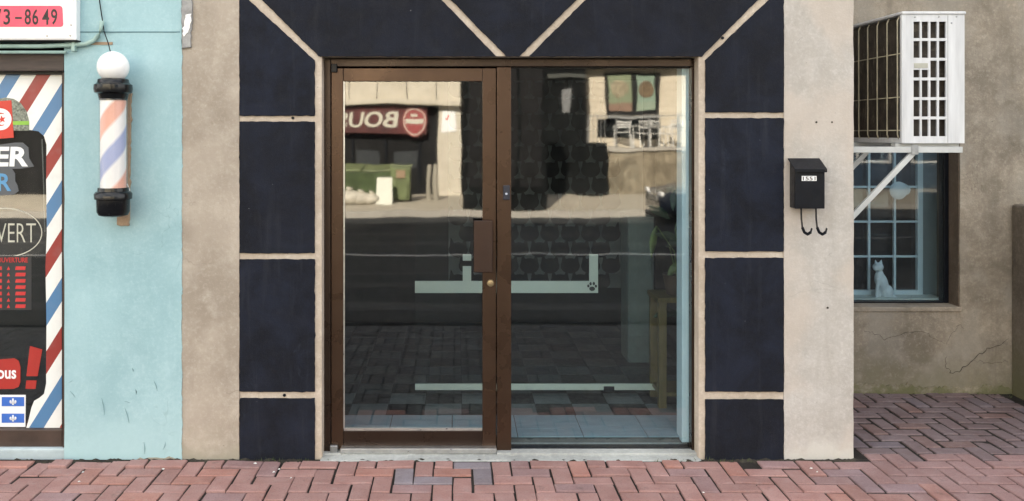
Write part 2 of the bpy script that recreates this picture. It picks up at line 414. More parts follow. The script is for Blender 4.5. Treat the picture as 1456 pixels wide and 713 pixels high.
def put(key, cx, cy):
    global ncount
    me, v, f = rnd.choice(var[key])
    z = gz(cy)+rnd.gauss(.001, .0020); rx = rnd.gauss(0, .009); ry = rnd.gauss(0, .008); rz = rnd.gauss(0, .012)
    if cy > -.12 and cx < 2.2: z += rnd.uniform(-.004, .010); rz *= 2.2
    cx += rnd.gauss(0, .0018); cy += rnd.gauss(0, .0018)
    near = (cy > -.62 and -2.75 < cx < 3.9)
    if near:
        o = bpy.data.objects.new('brick', me); COL.objects.link(o); o.parent = side
        o.location = (cx, cy, z); o.rotation_euler = (rx, ry, rz)
        if cy > .0: o.scale = (.93, .93, 1) if key == 'q' else ((.955, .90, 1) if key == 'h' else (.92, .945, 1))
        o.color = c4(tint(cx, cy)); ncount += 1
    elif -7 < cx < 7:
        M = Matrix.Translation((cx, cy, z)) @ Matrix.Rotation(rz, 4, 'Z') @ Matrix.Rotation(rx, 4, 'X')
        far.add([M @ Vector(p) for p in v], f)
for r in range(-36, 14):
    for c in range(-70, 72):
        k = (c-r) % 4
        if k == 0:
            a = (XO+c*BW, YO+r*BW-BW/2); b = (a[0]+BW, a[1]); key = 'h'
        elif k == 2:
            a = (XO+c*BW, YO+r*BW-BW/2); b = (a[0], a[1]-BW); key = 'v'
        else: continue
        ia, ib = inside(*a), inside(*b)
        if ia and ib: put(key, (a[0]+b[0])/2, (a[1]+b[1])/2)
        elif ia and rnd.random() < .88: put('q', *a)
        elif ib and rnd.random() < .88: put('q', *b)
fo = far.build('brick_field', M_BRICK, side); fo['kind'] = 'stuff'; fo.color = (.30,.48,.54,1)

# dirt and weeds along the foot of the walls
dm = MB(); rnd = random.Random(5)
def clump(x, y, z, s, n=9):
    pts = [(x+math.cos(2*math.pi*i/n)*s*rnd.uniform(.6,1.3), y+math.sin(2*math.pi*i/n)*s*.5*rnd.uniform(.6,1.3), z) for i in range(n)]
    dm.add(pts+[(x, y, z+s*.35)], [(i, (i+1) % n, n) for i in range(n)])
for i in range(520):
    x = rnd.uniform(-2.7, 2.2)
    if -.75 < x < 1.22 and rnd.random() < .8: continue
    clump(x, rnd.uniform(-.055, -.004), -.008, rnd.uniform(.008, .034))
for i in range(90):
    clump(rnd.uniform(2.2, 3.75), rnd.uniform(1.12, 1.19), .006, rnd.uniform(.01, .035))
kind(dm.build('soil', M_DIRT), 'stuff', 'dark soil and grit gathered along the foot of the shop walls')
wd = MB()
for i in range(160):
    t = rnd.random()
    if t < .45: x, y = rnd.gauss(1.33, .16), rnd.uniform(-.05, -.01)
    elif t < .7: x, y = rnd.uniform(-1.2, -.7), rnd.uniform(-.04, -.01)
    else: x, y = rnd.uniform(3.2, 3.75), rnd.uniform(1.1, 1.18)
    h = rnd.uniform(.008, .030); a = rnd.uniform(0, 6.3); w = .003
    dx, dy = math.cos(a)*w, math.sin(a)*w; z = gz(y)-.012
    wd.add([(x-dx,y-dy,z),(x+dx,y+dy,z),(x+rnd.gauss(0,.01),y+rnd.gauss(0,.008)-.004,z+h)], [(0,1,2)])
kind(wd.build('weeds', M_MOSS), 'stuff', 'small green weeds and moss sprouting at the wall foot')
rnd = random.Random(11)
scraps = [(118,672),(113,685),(363,660),(389,672),(397,668),(414,680),(1000,700),(1153,667),(1162,672),(232,668)]
for px, py in scraps:
    d = EYE*F/(py-HY); x = (px-HX)*d/F; y = min(d-D, -.01)
    b = MB(); s = rnd.uniform(.006, .011); n = 6
    b.add([(x+math.cos(i)*s*rnd.uniform(.6,1.2), y+math.sin(i)*s*rnd.uniform(.5,1), gz(y)+.004+rnd.uniform(0,.004)) for i in range(n)]+[(x, y, gz(y)+.011)],
          [(i, (i+1) % n, n) for i in range(n)]+[tuple(range(n))])
    tag(b.build('paper_scrap', M_LITTER), 'tiny crumpled white scrap lying on the red brick pavement', 'litter', 'white scraps on the pavement')

# ------------------------------------------------------------------ the shop with dark stone surround
shop = thing('shop_building', 'tan stucco shop front with navy stone door surround and bronze glazed entrance', 'building', (0, 0, 0))
TOP = 9.0
XL, XR = W(257,0).x, W(1214,0).x           # shop edges
xa, xb = W(340,0).x, W(1115,0).x           # stone surround edges
oa, ob, oz = W(457,0).x, W(994,0).x, W(0,80).z
ztop = W(0,-64).z
def wallgrid(name, m, x0, x1, z0, z1, yf, yb, parent, amp=.0015, nx=8, nz=30, seed=1, edge=None):
    """thick wall slab with a slightly uneven face and edges"""
    r_ = random.Random(seed); vs_ = []; fs_ = []
    for j in range(nz+1):
        for i in range(nx+1):
            x = x0+(x1-x0)*i/nx; z = z0+(z1-z0)*j/nz
            if i in (0, nx): x += r_.gauss(0, amp*.8)
            vs_.append((x, yf+r_.gauss(0, amp), z))
    for j in range(nz):
        for i in range(nx):
            a = j*(nx+1)+i; fs_.append((a, a+1, a+nx+2, a+nx+1))
    base = len(vs_)
    bidx = [i for i in range(nx+1)]+[(j+1)*(nx+1)+nx for j in range(nz)]+[nz*(nx+1)+i for i in range(nx-1,-1,-1)]+[j*(nx+1) for j in range(nz-1,0,-1)]
    for q in bidx: vs_.append((vs_[q][0], yb, vs_[q][2]))
    k = len(bidx)
    for i in range(k): fs_.append((bidx[i], base+i, base+(i+1) % k, bidx[(i+1) % k]))
    fs_.append(tuple(base+i for i in range(k))[::-1])
    return MB().add(vs_, fs_).build(name, m, parent, smooth='auto')
p = wallgrid('pier', M_STUC_L, XL, xa, -.10, ztop, .002, .35, shop, seed=2); p['label'] = 'tan weathered stucco pier beside the blue wall'
p = wallgrid('pier', M_STUC_R, xb, XR, -.10, ztop, .002, .35, shop, seed=3); p['label'] = 'pale cream stucco pier carrying the letterbox'
# mortar ground behind the stone panels (three pieces round the opening)
MB().box((xa, .010, -.10), (oa, .30, ztop)).build('joint_backing', M_MORTAR, shop)
MB().box((ob, .010, -.10), (xb, .30, ztop)).build('joint_backing', M_MORTAR, shop)
MB().box((oa, .0105, oz), (ob, .30, ztop)).build('lintel', M_MORTAR, shop)
panels = [
 [(340.5,165),(447.5,165),(447.5,86),(340.5,-12)],
 [(340.5,360.5),(447.5,360.5),(447.5,173),(340.5,173)],
 [(340.5,557.5),(447.5,557.5),(447.5,369),(340.5,369)],
 [(340.5,660),(447.5,660),(447.5,567),(340.5,567)],
 [(453,80.5),(706,80.5),(568,-62),(341,-62),(341,-32),(372,0)],
 [(720,80.5),(738,80.5),(820,0),(882,-62),(580,-62),(641,0)],
 [(752,80.5),(998,80.5),(1078,0),(1114,-34),(1114,-62),(892,-62),(832,0)],
 [(1003,160),(1114.5,160),(1114.5,-20),(1092,1),(1003,86)],
 [(1003,358),(1114.5,358),(1114.5,168),(1003,168)],
 [(1003,557.5),(1114.5,557.5),(1114.5,367),(1003,367)],
 [(1003,664),(1114.5,664),(1114.5,568.5),(1003,568.5)]]
for i, pl in enumerate(panels):
    MB().prism(rough_outline(pxpoly(pl), .022, .0011, i), -.001-.0006*(i % 3), .012).build('stone_panel', M_NAVY, shop, bevel=.0025)
# small anchor holes in the joints
for px, py in ((416,168),(404,563),(1028,54)):
    c = W(px, py); MB().lathe([(0,-.0),(.008,.0),(.009,.006)], (c.x, .0045, c.z), 10, 'y').build('anchor_hole', M_BLACKM, shop)
for px, py in ((1161,174),(1183,174),(1177,438)):
    c = W(px, py); MB().lathe([(0,-.001),(.005,-.001),(.006,.004)], (c.x, -.001, c.z), 8, 'y').build('screw_hole', M_CRACK, shop)
# upper storeys (mostly out of frame; they shade the street)
MB().box((XL, .03, ztop), (XR, 9, ztop+.22)).build('cornice', M_MORTAR, shop, bevel=.01)
MB().box((XL, .05, ztop+.22), (XR, 9, TOP)).build('upper_wall', M_STUC_R, shop)
MB().box((XR-.30, .35, -.10), (XR, 9, ztop)).build('side_wall', M_STUC_R, shop)
MB().box((XL, .35, -.10), (XL+.30, 9, ztop)).build('side_wall', M_STUC_L, shop)
for zx in (.4, 3.0):
    for xx in (-.9, .7):
        MB().box((xx, .02, ztop+1+zx), (xx+.9, .049, ztop+2.4+zx)).build('upper_window', M_BLACKP, shop)
# old grey patch of downpipe on the tan pier
b = MB(); b.prism(rough_outline(pxpoly([(259,70),(272,68),(275,0),(275,-50),(259,-50)]), .02, .003, 4), -.012, .004).build('pipe_stub', plain('zinc_old', (.27,.27,.27), .6, .2, .35, 18, .2), shop, bevel=.004)
b = MB(); b.prism(rough_outline(pxpoly([(262,52),(270,47),(273,20),(266,22),(263,34)]), .012, .004, 9), -.015, -.012).build('plaster_patch', M_SIGNW, shop)

# threshold
MB().prism(rough_outline(pxpoly([(449,668),(1000,668),(998,655),(455,655)], -.03), .02, .0015, 3), -.03, .34).build('threshold', M_CONC, shop, bevel=.006)
MB().pbox(484, 638.5, 706, 645, .055, .16).build('threshold_strip', M_ALU, shop, bevel=.002)
MB().pbox(458, 645.3, 706, 653, .06, .3).build('sill_step', M_CONC, shop, bevel=.003)
MB().pbox(706.5, 644.6, 996, 653, .05, .3).build('sill_step', M_CONC, shop, bevel=.003)

# frame
YF = .10
fr = MB().pbox(456, 84, 470, 653, YF, .22).build('frame_jamb', M_BRONZE_D, shop, bevel=.003)
MB().pbox(983.5, 95, 996, 653, YF, .22).build('frame_jamb', M_BRONZE_D, shop, bevel=.003)
MB().pbox(470.3, 84, 996, 95, YF, .22).build('frame_head', M_BRONZE_D, shop, bevel=.003)
MB().pbox(706.5, 95.3, 727, 645, YF-.004, .2).build('mullion', M_BRONZE, shop, bevel=.004)
MB().pbox(727.2, 638, 983.3, 645, YF+.02, .2).build('frame_sill', M_BLACKM, shop, bevel=.003)
MB().pbox(727.2, 95.3, 983.3, 97, YF+.03, .19).build('frame_bead', M_BLACKM, shop)
# fixed window pane
a = W(727.3, 637.8, .15); c = W(983.2, 97.2, .15)
MB().box((a.x-.005, .150, a.z-.008), (c.x+.005, .156, c.z+.004)).build('window_pane', M_GLASS_W, shop)
# door
door = MB().box((0,0,0),(0,0,0)).build('door', M_BRONZE, None) if False else None
dx0, dx1 = 471, 705.5
b = MB(); b.pbox(471, 97, 488, 639, .105, .15); door = b.build('door', M_BRONZE, shop, bevel=.003); door['label'] = 'bronze framed glass door with a long pull plate'
sub(MB().pbox(686, 97, 705.5, 639, .105, .15), 'lock_stile', M_BRONZE, door, bevel=.003)
sub(MB().pbox(488.2, 97, 685.8, 116, .1055, .15), 'top_rail', M_BRONZE, door, bevel=.003)
sub(MB().pbox(488.2, 613, 685.8, 638.5, .1055, .15), 'bottom_rail', M_BRONZE_D, door, bevel=.003)
a = W(488, 612.8, .125); c = W(686, 116.2, .125)
sub(MB().box((a.x-.004, .125, a.z-.006), (c.x+.004, .131, c.z+.004)), 'pane', M_GLASS, door)
b = MB(); b.pbox(489, 609.5, 685.5, 612.7, .112, .124); b.pbox(488.3, 116.2, 490, 609.5, .112, .124)
sub(b, 'glazing_bead', M_ALU, door)
b = MB(); b.pbox(673.5, 314, 700.5, 388, .045, .056); pp = sub(b, 'pull_plate', M_PULL, door, bevel=.004)
for py in (322, 370): sub(MB().pbox(690, py, 698, py+10, .057, .106), 'pull_standoff', M_BRONZE_D, door)
c = W(697.5, 403, .1)
sub(MB().lathe([(0,-.014),(.006,-.014),(.0075,-.011),(.017,-.010),(.021,-.004),(.021,.004)], (c.x, .105, c.z), 20, 'y'), 'lock_cylinder', plain('brass', (.42,.33,.20), .35, .8, .2, 30), door, smooth='auto')
b = MB(); b.pbox(470.5, 91, 479, 103, .085, .104); sub(b, 'pivot', M_BLACKM, door, bevel=.003)
b = MB(); b.pbox(469, 634, 480, 650, .075, .104); sub(b, 'pivot', M_STEEL, door, bevel=.004)
for px in (486, 554, 605, 622, 698):
    c = W(px, 641, .07); sub(MB().lathe([(0,-.006),(.004,-.006),(.005,0)], (c.x, .054, c.z), 8, 'y'), 'screw', M_ALU, door)
b = MB(); b.pbox(715.5, 264, 725, 284.5, .082, .0955); bz = b.build('door_bell', plain('bell_dark', (.012,.016,.032), .35), shop, bevel=.003)
c = W(720, 276, .08); sub(MB().lathe([(0,-.003),(.006,-.003),(.007,0)], (c.x, .0815, c.z), 12, 'y'), 'push_button', plain('bell_button', (.45,.50,.60), .3), bz)

# room behind the glass
RX0, RX1, RY1, RZ1 = XL+.30, XR-.30, 3.4, 2.52
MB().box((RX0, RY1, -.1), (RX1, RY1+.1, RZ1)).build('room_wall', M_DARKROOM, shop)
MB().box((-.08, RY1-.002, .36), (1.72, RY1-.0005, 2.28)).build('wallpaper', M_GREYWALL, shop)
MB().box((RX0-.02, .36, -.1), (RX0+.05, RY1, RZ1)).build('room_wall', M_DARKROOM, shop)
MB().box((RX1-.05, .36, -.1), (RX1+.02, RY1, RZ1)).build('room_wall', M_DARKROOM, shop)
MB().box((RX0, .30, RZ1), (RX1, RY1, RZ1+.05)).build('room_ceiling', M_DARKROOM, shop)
a = W(968, 640, .19); c = W(986, 90, .19)
MB().box((a.x, .165, 0.03), (c.x+.02, .29, 2.3)).build('inner_jamb', M_INJAMB, shop, bevel=.004)
# wallpaper with rows of black cat heads
cp = MB()
def cathead(cx, cz, s):
    pts = []
    for k in range(28):
        t = 2*math.pi*k/28; x = math.cos(t)*.5; z = math.sin(t)*.40
        if k in (3, 4): x, z = .36+.03*(4-k), .62
        if k in (10, 11): x, z = -.36-.03*(k-10), .62
        pts.append((cx+x*s, cz+z*s))
    cp.add([(x, RY1-.003, z) for x, z in pts], [tuple(range(28))])
hs = .185
for r_ in range(15):
    for c_ in range(14):
        x = RX0+.1+c_*hs*1.02+(hs*.51 if r_ % 2 else 0); z = .12+r_*hs*.80
        if .0 < x < 1.66 and .4 < z < 2.2: cathead(x, z, hs*.96)
wp = cp.build('cat_head_print', M_CATHEAD, shop)
# floor
fl = MB().box((RX0, .22, -.08), (RX1, RY1, .040)).build('room_floor', M_GROUT); kind(fl, 'structure')
tmesh = {}
def tile(name, x0, y0, x1, y1, m, g=.0025):
    MB().box((x0+g, y0+g, .03), (x1-g, y1-g, .0455)).build(name, m, fl)
x = -.95
xs = [-1.15,-.78,-.40,-.03,.35,.73,1.1,1.48]
for i in range(len(xs)-1):
    tile('entry_tile', xs[i], .222, xs[i+1], .41 if i % 2 else .36, M_TILE_L)
    tile('entry_tile', xs[i], .41 if i % 2 else .36, xs[i+1], .62, M_TILE_L)
T = .236
rnd = random.Random(3)
for j in range(11):
    for i in range(12):
        tile('floor_tile', -1.15+i*T, .62+j*T, min(-1.15+(i+1)*T, RX1), .62+(j+1)*T, M_TILE_K if (i+j) % 2 else (M_TILE_P if j < 2 else M_TILE_G))

# glass partition inside with white bands
gp = thing('glass_partition', 'clear inner glass screen with white bands and a black paw print', 'partition', (.5, 1.0, .045))
yp = 1.0
a = W(590, 556, yp); c = W(985, 350, yp)
MB().box((a.x, yp+.012, .05), (c.x-.05, yp+.018, 1.25)).build('pane', M_GLASS_I, gp)
br = MB().box((a.x, yp-.004, W(0,555,yp).z), (W(982,0,yp).x, yp+.010, W(0,546,yp).z)).build('bottom_rail', M_BAND, gp, bevel=.003)
b = MB().box((W(858,0,yp).x, yp-.020, W(0,556,yp).z), (W(873,0,yp).x, yp-.006, W(0,549,yp).z)); sub(b, 'rail_clip', M_BLACKM, br, bevel=.003)
bd = MB().prism(pxpoly([(590,417),(850.5,417),(850.5,362),(838,362),(838,400),(670,400),(670,379),(658,379),(658,400),(590,400)], yp), yp+.004, yp+.010).build('white_band', M_BAND, gp)
sub(MB().prism(pxpoly([(658,371),(670,371),(670,362),(658,362)], yp), yp+.004, yp+.010), 'band_end', M_BAND, bd)
pw = MB()
for px, py, rx, rz in ((842,411,4.2,3.2),(836.6,407,1.7,2.2),(839.8,403.8,1.7,2.4),(844.4,403.6,1.7,2.4),(847.4,407.2,1.7,2.2)):
    pw.prism(pxpoly([(px+rx*math.cos(t*.6283), py-rz*math.sin(t*.6283)) for t in range(10)], yp), yp+.001, yp+.0035)
sub(pw, 'paw_print', M_INK, bd)

# potted plant on a wooden stand, narrow cabinet
yb = .75
st = thing('plant_stand', 'tall narrow olive wooden stand behind the shop window', 'stand', (1.36, yb, .046))
x0 = W(937, 0, yb).x; x1 = x0+.30; zt = W(0, 424, yb).z
for (lx, ly) in ((x0, yb), (x1-.05, yb), (x0, yb+.25), (x1-.05, yb+.25)):
    MB().box((lx, ly, .046), (lx+.05, ly+.05, zt-.03)).build('leg', M_OLIVE, st, bevel=.003)
MB().box((x0-.01, yb-.01, zt-.03), (x1+.01, yb+.31, zt)).build('top_board', M_OLIVE, st, bevel=.003)
MB().box((x0+.01, yb+.01, .12), (x1-.01, yb+.29, .145)).build('shelf', M_OLIVE, st)
pt = thing('potted_plant', 'leafy green house plant in a pot behind the shop window', 'plant', (x0+.15, yb+.14, zt))
MB().lathe([(0,zt),(.07,zt),(.095,zt+.13),(.085,zt+.13),(.08,zt+.11),(0,zt+.11)], (x0+.15, yb+.14, 0), 18).build('pot', M_TERRA, pt, smooth='auto')
rnd = random.Random(8)
def leaf(px, py, y, L, ang, m, w=.32):
    c = W(px, py, y); b = MB(); vs_ = []
    for k in range(6):
        t = k/5; ww = L*w*math.sin(math.pi*min(.98, t*.95+.04))
        q = Vector((math.cos(ang), 0, math.sin(ang)))*L*t; u = Vector((-math.sin(ang), .3, math.cos(ang)))
        q.z -= L*.25*t*t; q.y += .02*math.sin(t*3)
        for s in (-1, 0, 1): vs_.append(c+q+u*ww*.5*s+Vector((0, .018*abs(s)*1.0, 0)))
    fs_ = []
    for k in range(5):
        for s in range(2): fs_.append((k*3+s, k*3+s+1, k*3+s+4, k*3+s+3))
    b.add(vs_, fs_).build('leaf', m, pt, smooth=True)
base = Vector((x0+.15, yb+.14, zt+.1))
for px, py, L, an, m in ((934,322,.17,-1.75,M_LEAF_L),(948,352,.2,.5,M_LEAF_D),(960,330,.22,.9,M_LEAF_D),(953,312,.2,2.4,M_LEAF_D),(965,372,.2,-.3,M_LEAF_D),
                         (940,440,.15,-.2,M_LEAF_D),(930,452,.16,.35,M_LEAF_D),(958,300,.2,1.4,M_LEAF_D),(970,345,.2,2.6,M_LEAF_D),(950,395,.18,.9,M_LEAF_L),(972,310,.22,.3,M_LEAF_D)):
    leaf(px, py, yb+.1, L, an, m)
stm = MB()
for px, py in ((934,322),(950,345),(960,325),(966,350)):
    q = W(px, py, yb+.1); stm.tube([base, (base+q)/2+Vector((.01,0,.06)), q], .004, 5)
stm.build('stem', M_LEAF_L, pt)
yc = 1.9
cb = thing('narrow_cabinet', 'narrow pale grey cabinet standing deep inside the dark shop', 'cabinet', (1.36, yc, .046))
a = W(893, 482, yc); c = W(930, 308, yc)
MB().box((a.x, yc, .046), (c.x, yc+.3, c.z)).build('body', plain('cab_grey', (.22,.23,.235), .6), cb, bevel=.004)
MB().box((a.x+.008, yc-.012, a.z+.02), (c.x-.008, yc-.001, c.z-.02)).build('door', plain('cab_front', (.25,.26,.265), .6), cb, bevel=.003)
MB().box((c.x-.035, yc-.022, .72), (c.x-.025, yc-.013, .82)).build('handle', M_STEEL, cb)

# ------------------------------------------------------------------ letterbox
mb_ = thing('letterbox', 'small black metal letterbox with white number sticker on the cream pier', 'letterbox', (1.93, -.05, 1.4))
y0 = -.095
a = W(1130.5, 297, y0); c = W(1173, 241, y0)
b = MB()
b.add([(a.x,y0,a.z),(c.x,y0,a.z),(c.x,y0,c.z),(a.x,y0,c.z),(a.x+.004,-.003,a.z),(c.x-.004,-.003,a.z),(c.x-.004,-.003,c.z+.045),(a.x+.004,-.003,c.z+.045)],
      [(0,1,2,3),(0,3,7,4),(1,5,6,2),(3,2,6,7),(0,4,5,1),(4,7,6,5)])
b.build('body', M_BLACKM, mb_, bevel=.004)
b = MB(); ov = .007
p0 = Vector((a.x-ov, y0-.014, c.z-.004)); p1 = Vector((c.x+ov, y0-.014, c.z-.004)); p2 = Vector((c.x+ov, -.004, c.z+.052)); p3 = Vector((a.x-ov, -.004, c.z+.052)); t = Vector((0,0,.006))
b.add([p0,p1,p2,p3,p0+t,p1+t,p2+t,p3+t], [(3,2,1,0),(4,5,6,7),(0,1,5,4),(1,2,6,5),(2,3,7,6),(3,0,4,7)])
b.add([p0+Vector((0,0,-.012)),p1+Vector((0,0,-.012)),p1,p0,p0+Vector((0,.004,-.012)),p1+Vector((0,.004,-.012)),p1+Vector((0,.004,0)),p0+Vector((0,.004,0))], [(0,1,2,3),(7,6,5,4),(0,4,5,1),(0,3,7,4),(1,5,6,2)])
b.build('lid', M_BLACKM, mb_, bevel=.0015)
for hx in (1139, 1160):
    h0 = W(hx, 296, y0+.03); pts = [h0+Vector((0,0,.01)), h0+Vector((.002,0,-.06)), h0+Vector((.006,-.002,-.105)), h0+Vector((.014,-.012,-.132)), h0+Vector((.025,-.03,-.140)), h0+Vector((.036,-.042,-.128)), h0+Vector((.040,-.046,-.108))]
    b = MB()
    for q, r_ in zip(pts[:-1], pts[1:]): b.bar(q, r_+(r_-q).normalized()*.003, .004, .015)
    b.build('paper_hook', M_BLACKM, mb_)
a = W(1140, 257.5, y0-.001); c = W(1161, 250.5, y0-.001)
stk = MB().box((a.x, y0-.0016, a.z), (c.x, y0-.0004, c.z)).build('number_sticker', M_SIGNW, mb_)

def text_obj(txt, x0, z0, x1, z1, y, m, parent=None, part=None, bold=.0, shear=0., face=-1, name='lettering', depth=.001):
    cu = bpy.data.curves.new('t', 'FONT'); cu.body = txt; cu.size = 1; cu.offset = bold; cu.shear = shear; cu.resolution_u = 3; cu.extrude = .01
    to = bpy.data.objects.new('t', cu); COL.objects.link(to)
    dg = bpy.context.evaluated_depsgraph_get(); me = bpy.data.meshes.new_from_object(to.evaluated_get(dg))
    bpy.data.objects.remove(to)
    xs_ = [v.co.x for v in me.vertices]; ys_ = [v.co.y for v in me.vertices]
    ax, bx_, ay, by = min(xs_), max(xs_), min(ys_), max(ys_)
    for v in me.vertices:
        u = (v.co.x-ax)/(bx_-ax); w = (v.co.y-ay)/(by-ay)
        X = x0+(x1-x0)*u if face < 0 else x1-(x1-x0)*u
        v.co = (X, y+face*depth*(1 if v.co.z > 0 else 0), z0+(z1-z0)*w)
    if face > 0: me.flip_normals() if False else None
    me.materials.clear(); me.materials.append(m); me.name = name
    o = bpy.data.objects.new(name, me); COL.objects.link(o)
    root = part.parent if part else parent
    org = root.location if root else Vector((0,0,0))
    for v in me.vertices: v.co -= org
    if part: o.parent = part
    elif parent: o.parent = parent
    return o
def ptext(txt, px0, py0, px1, py1, y, m, **kw):
    a = W(px0, py1, y); c = W(px1, py0, y); return text_obj(txt, a.x, a.z, c.x, c.z, y, m, **kw)
ptext('1551', 1141.5, 251.5, 1159.5, 256.8, y0-.0017, M_INK, part=stk, bold=.01, name='number')

# ------------------------------------------------------------------ barber shop
bar = thing('barber_building', 'light blue painted barber shop wall with striped window', 'building', (-2.2, 0, 0))
bx0, bx1 = -9.0, W(257,0).x
wx = W(91.5,0).x                                  # right edge of the barber window opening
zw0, zw1 = W(0,640).z, W(0,78).z
wallgrid('wall', M_BLUE, wx, bx1-.001, -.10, ztop, -.001, .35, bar, seed=5, amp=.0012)
MB().box((bx0, .0, zw1+.10), (wx, .35, ztop)).build('wall', M_BLUE, bar)
MB().box((bx0, .0, ztop), (bx1-.001, 9, TOP)).build('upper_wall', M_BLUE, bar)
# ragged tongue of blue paint over the tan pier edge
rnd = random.Random(2); pts = []
zz = -.02
edge = []
while zz < 2.6:
    ew = .6*(edge[-1][0]-bx1)+.4*(.003+abs(rnd.gauss(0, .005))) if edge else .005
    edge.append((bx1+ew+rnd.gauss(0, .0008), zz)); zz += rnd.uniform(.006, .022)
pts = [(bx1-.02, -.02)]+edge+[(bx1-.02, 2.6)]
MB().prism(pts, -.0032, .002).build('paint_edge', M_BLUE, bar)
# bare foot of the wall where paint has gone
MB().prism(rough_outline(pxpoly([(92,668),(257,668),(257,655),(246,650),(205,652),(160,657),(120,660),(92,661)]), .02, .003, 6), -.0045, .002).build('bare_foot', M_STUC_L, bar)
MB().box((bx0, .02, -.10), (wx, .30, zw0)).build('sill_block', plain('sill_bluegrey', (.42,.50,.53), .8, 0, .2, 6, .15), bar, bevel=.01)
M_SCUFF = plain('scuff', (.16,.27,.30), .8, 0, .4, 40)
for (xa_, ya_, xb_, yb_, w_) in ((188,523,190,529,1.6),(193,553,194,561,1.8),(219,541,224,556,1.3),(145,566,149,590,1.0),(178,580,184,602,1.0),(176,570,186,573,1.0),(100,556,108,566,.9),(97,545,104,540,.9),(232,640,236,628,1.0),(205,628,206,646,1.0)):
    mx_, my_ = (xa_+xb_)/2+.8, (ya_+yb_)/2
    MB().prism(pxpoly([(xa_,ya_),(mx_-w_/2,my_),(xb_,yb_),(mx_+w_/2,my_)]), -.0052, -.0035).build('scuff_mark', M_SCUFF, bar)
# horizontal joint line high on the wall
MB().pbox(108, 45, 256, 46.6, -.0035, .0).build('board_joint', plain('joint_teal', (.10,.20,.23), .8), bar)
# window frame
yw = .05
win = MB().pbox(88.5, 103, 94.5, 641, yw-.01, yw+.12).build('window', M_FRAME_BARB, bar, bevel=.003); win['label'] = 'brown framed barber window with striped vinyl border'
sub(MB().box((bx0, yw, W(0,642,yw).z), (W(88.3,0,yw).x, yw+.12, W(0,611.5,yw).z)), 'bottom_frame', M_FRAME_BARB, win, bevel=.004)
sub(MB().box((bx0, yw-.03, W(0,102,yw).z), (W(94.4,0,yw).x, yw+.14, W(0,77,yw).z)), 'shutter_box', M_BROWNWOOD, win, bevel=.005)
sub(MB().box((bx0, yw+.01, W(0,106,yw).z), (W(88.3,0,yw).x, yw+.12, W(0,102.3,yw).z)), 'top_frame', M_BLACKM, win)
yg = yw+.04
sub(MB().box((bx0, yg, W(0,612,yg).z), (W(88.6,0,yg).x, yg+.006, W(0,105,yg).z)), 'pane', M_GLASS_B, win)
# striped vinyl border
def stripemat():
    m, nt, b = nodes('barber_stripes')
    g = nt.nodes.new('ShaderNodeNewGeometry'); s = nt.nodes.new('ShaderNodeSeparateXYZ'); nt.links.new(g.outputs['Position'], s.inputs[0])
    k = (D+yg)/F
    # t = py + 1.6*(px-90) in photo units, turned into metres of the window plane
    t = mathn(nt, 'SUBTRACT', mathn(nt, 'MULTIPLY', s.outputs['X'], 1.6/k), mathn(nt, 'MULTIPLY', s.outputs['Z'], 1/k))
    t = mathn(nt, 'ADD', t, (HX-90)*1.6+HY+EYE/k-234+138*40)
    t = mathn(nt, 'MODULO', t, 138.5)
    blue = mathn(nt, 'LESS_THAN', t, 33.5)
    red = mathn(nt, 'MULTIPLY', mathn(nt, 'GREATER_THAN', t, 69), mathn(nt, 'LESS_THAN', t, 101.5))
    n = noise(nt, pos(nt), 12, 5)
    c = mixc(nt, blue, (.83,.84,.82), (.085,.21,.40)); c = mixc(nt, red, c, (.30,.035,.03))
    c = mixc(nt, ramp(nt, n, .5, .8, 0, .18), c, (.30,.30,.30))
    nt.links.new(c, b.inputs['Base Color']); setin(b, 'Roughness', .4)
    return m
M_STRIPE = stripemat()
inner = [(-300,150),(-30,150),(5,175),(42,185),(55,187),(63,194),(66.5,206),(66,260),(67,330),(65,380),(66.5,460),(66,520),(66,545),(63,560),(56,566),(49,570),(45,580),(41,597),(37,611)]
outl = [(88.2,611),(88.2,106),(-300,106)]
b = MB()
# column strip + top strip as quads so that the outline stays exact
top_l = [(-300,106),(88.2,106)]
poly = inner+outl
b.prism(pxpoly(poly[::1], yg), yg-.0035, yg-.0008)
sub(b, 'striped_vinyl', M_STRIPE, win)
M_VGREY = plain('vinyl_grey', (.085,.095,.11), .45, 0, .1, 6, 0)
M_VBLUE = plain('vinyl_blue', (.10,.30,.55), .45, 0, .1, 6, 0)
M_VRED = plain('vinyl_red', (.38,.028,.022), .45, 0, .1, 6, 0)
M_VSCAR = plain('vinyl_scarlet', (.62,.045,.028), .45, 0, .08, 6, 0)
M_LED = plain('hours_red', (.55,.035,.035), .45, 0, .1, 9, 0)
M_VROY = plain('vinyl_royal', (.045,.15,.55), .45, 0, .06, 6, 0)
M_FROST = plain('vinyl_frost', (.55,.54,.46), .6, 0, .08, 9, 0)
def decal(name, pts, m, dy, part=win): return sub(MB().prism(pxpoly(pts, yg), yg-dy-.001, yg-dy), name, m, part)
ellipse = lambda cx, cy, rx, ry, n=28: [(cx+rx*math.cos(2*math.pi*i/n), cy-ry*math.sin(2*math.pi*i/n)) for i in range(n)]
decal('cap_decal', [(12,150),(40,186),(42,172),(38,158),(30,147),(20,141),(10,139),(-6,150),(-6,186)][::-1] if False else [(-6,186),(42,186),(42,172),(38,158),(30,147),(20,141),(8,139),(-6,142)], plain('camo', (.20,.22,.18), .5, 0, .9, 60, 0), .004)
decal('cap_band', [(18,178),(42,178),(42,172.5),(18,172.5)], plain('lime', (.25,.50,.06), .5), .0055)
decal('flag_decal', [(-30,200),(20.5,196),(17,143),(-30,146)], M_VSCAR, .0065)
decal('flag_disc', ellipse(2, 170, 15.5, 15.5), M_SIGNW, .008)
star = []
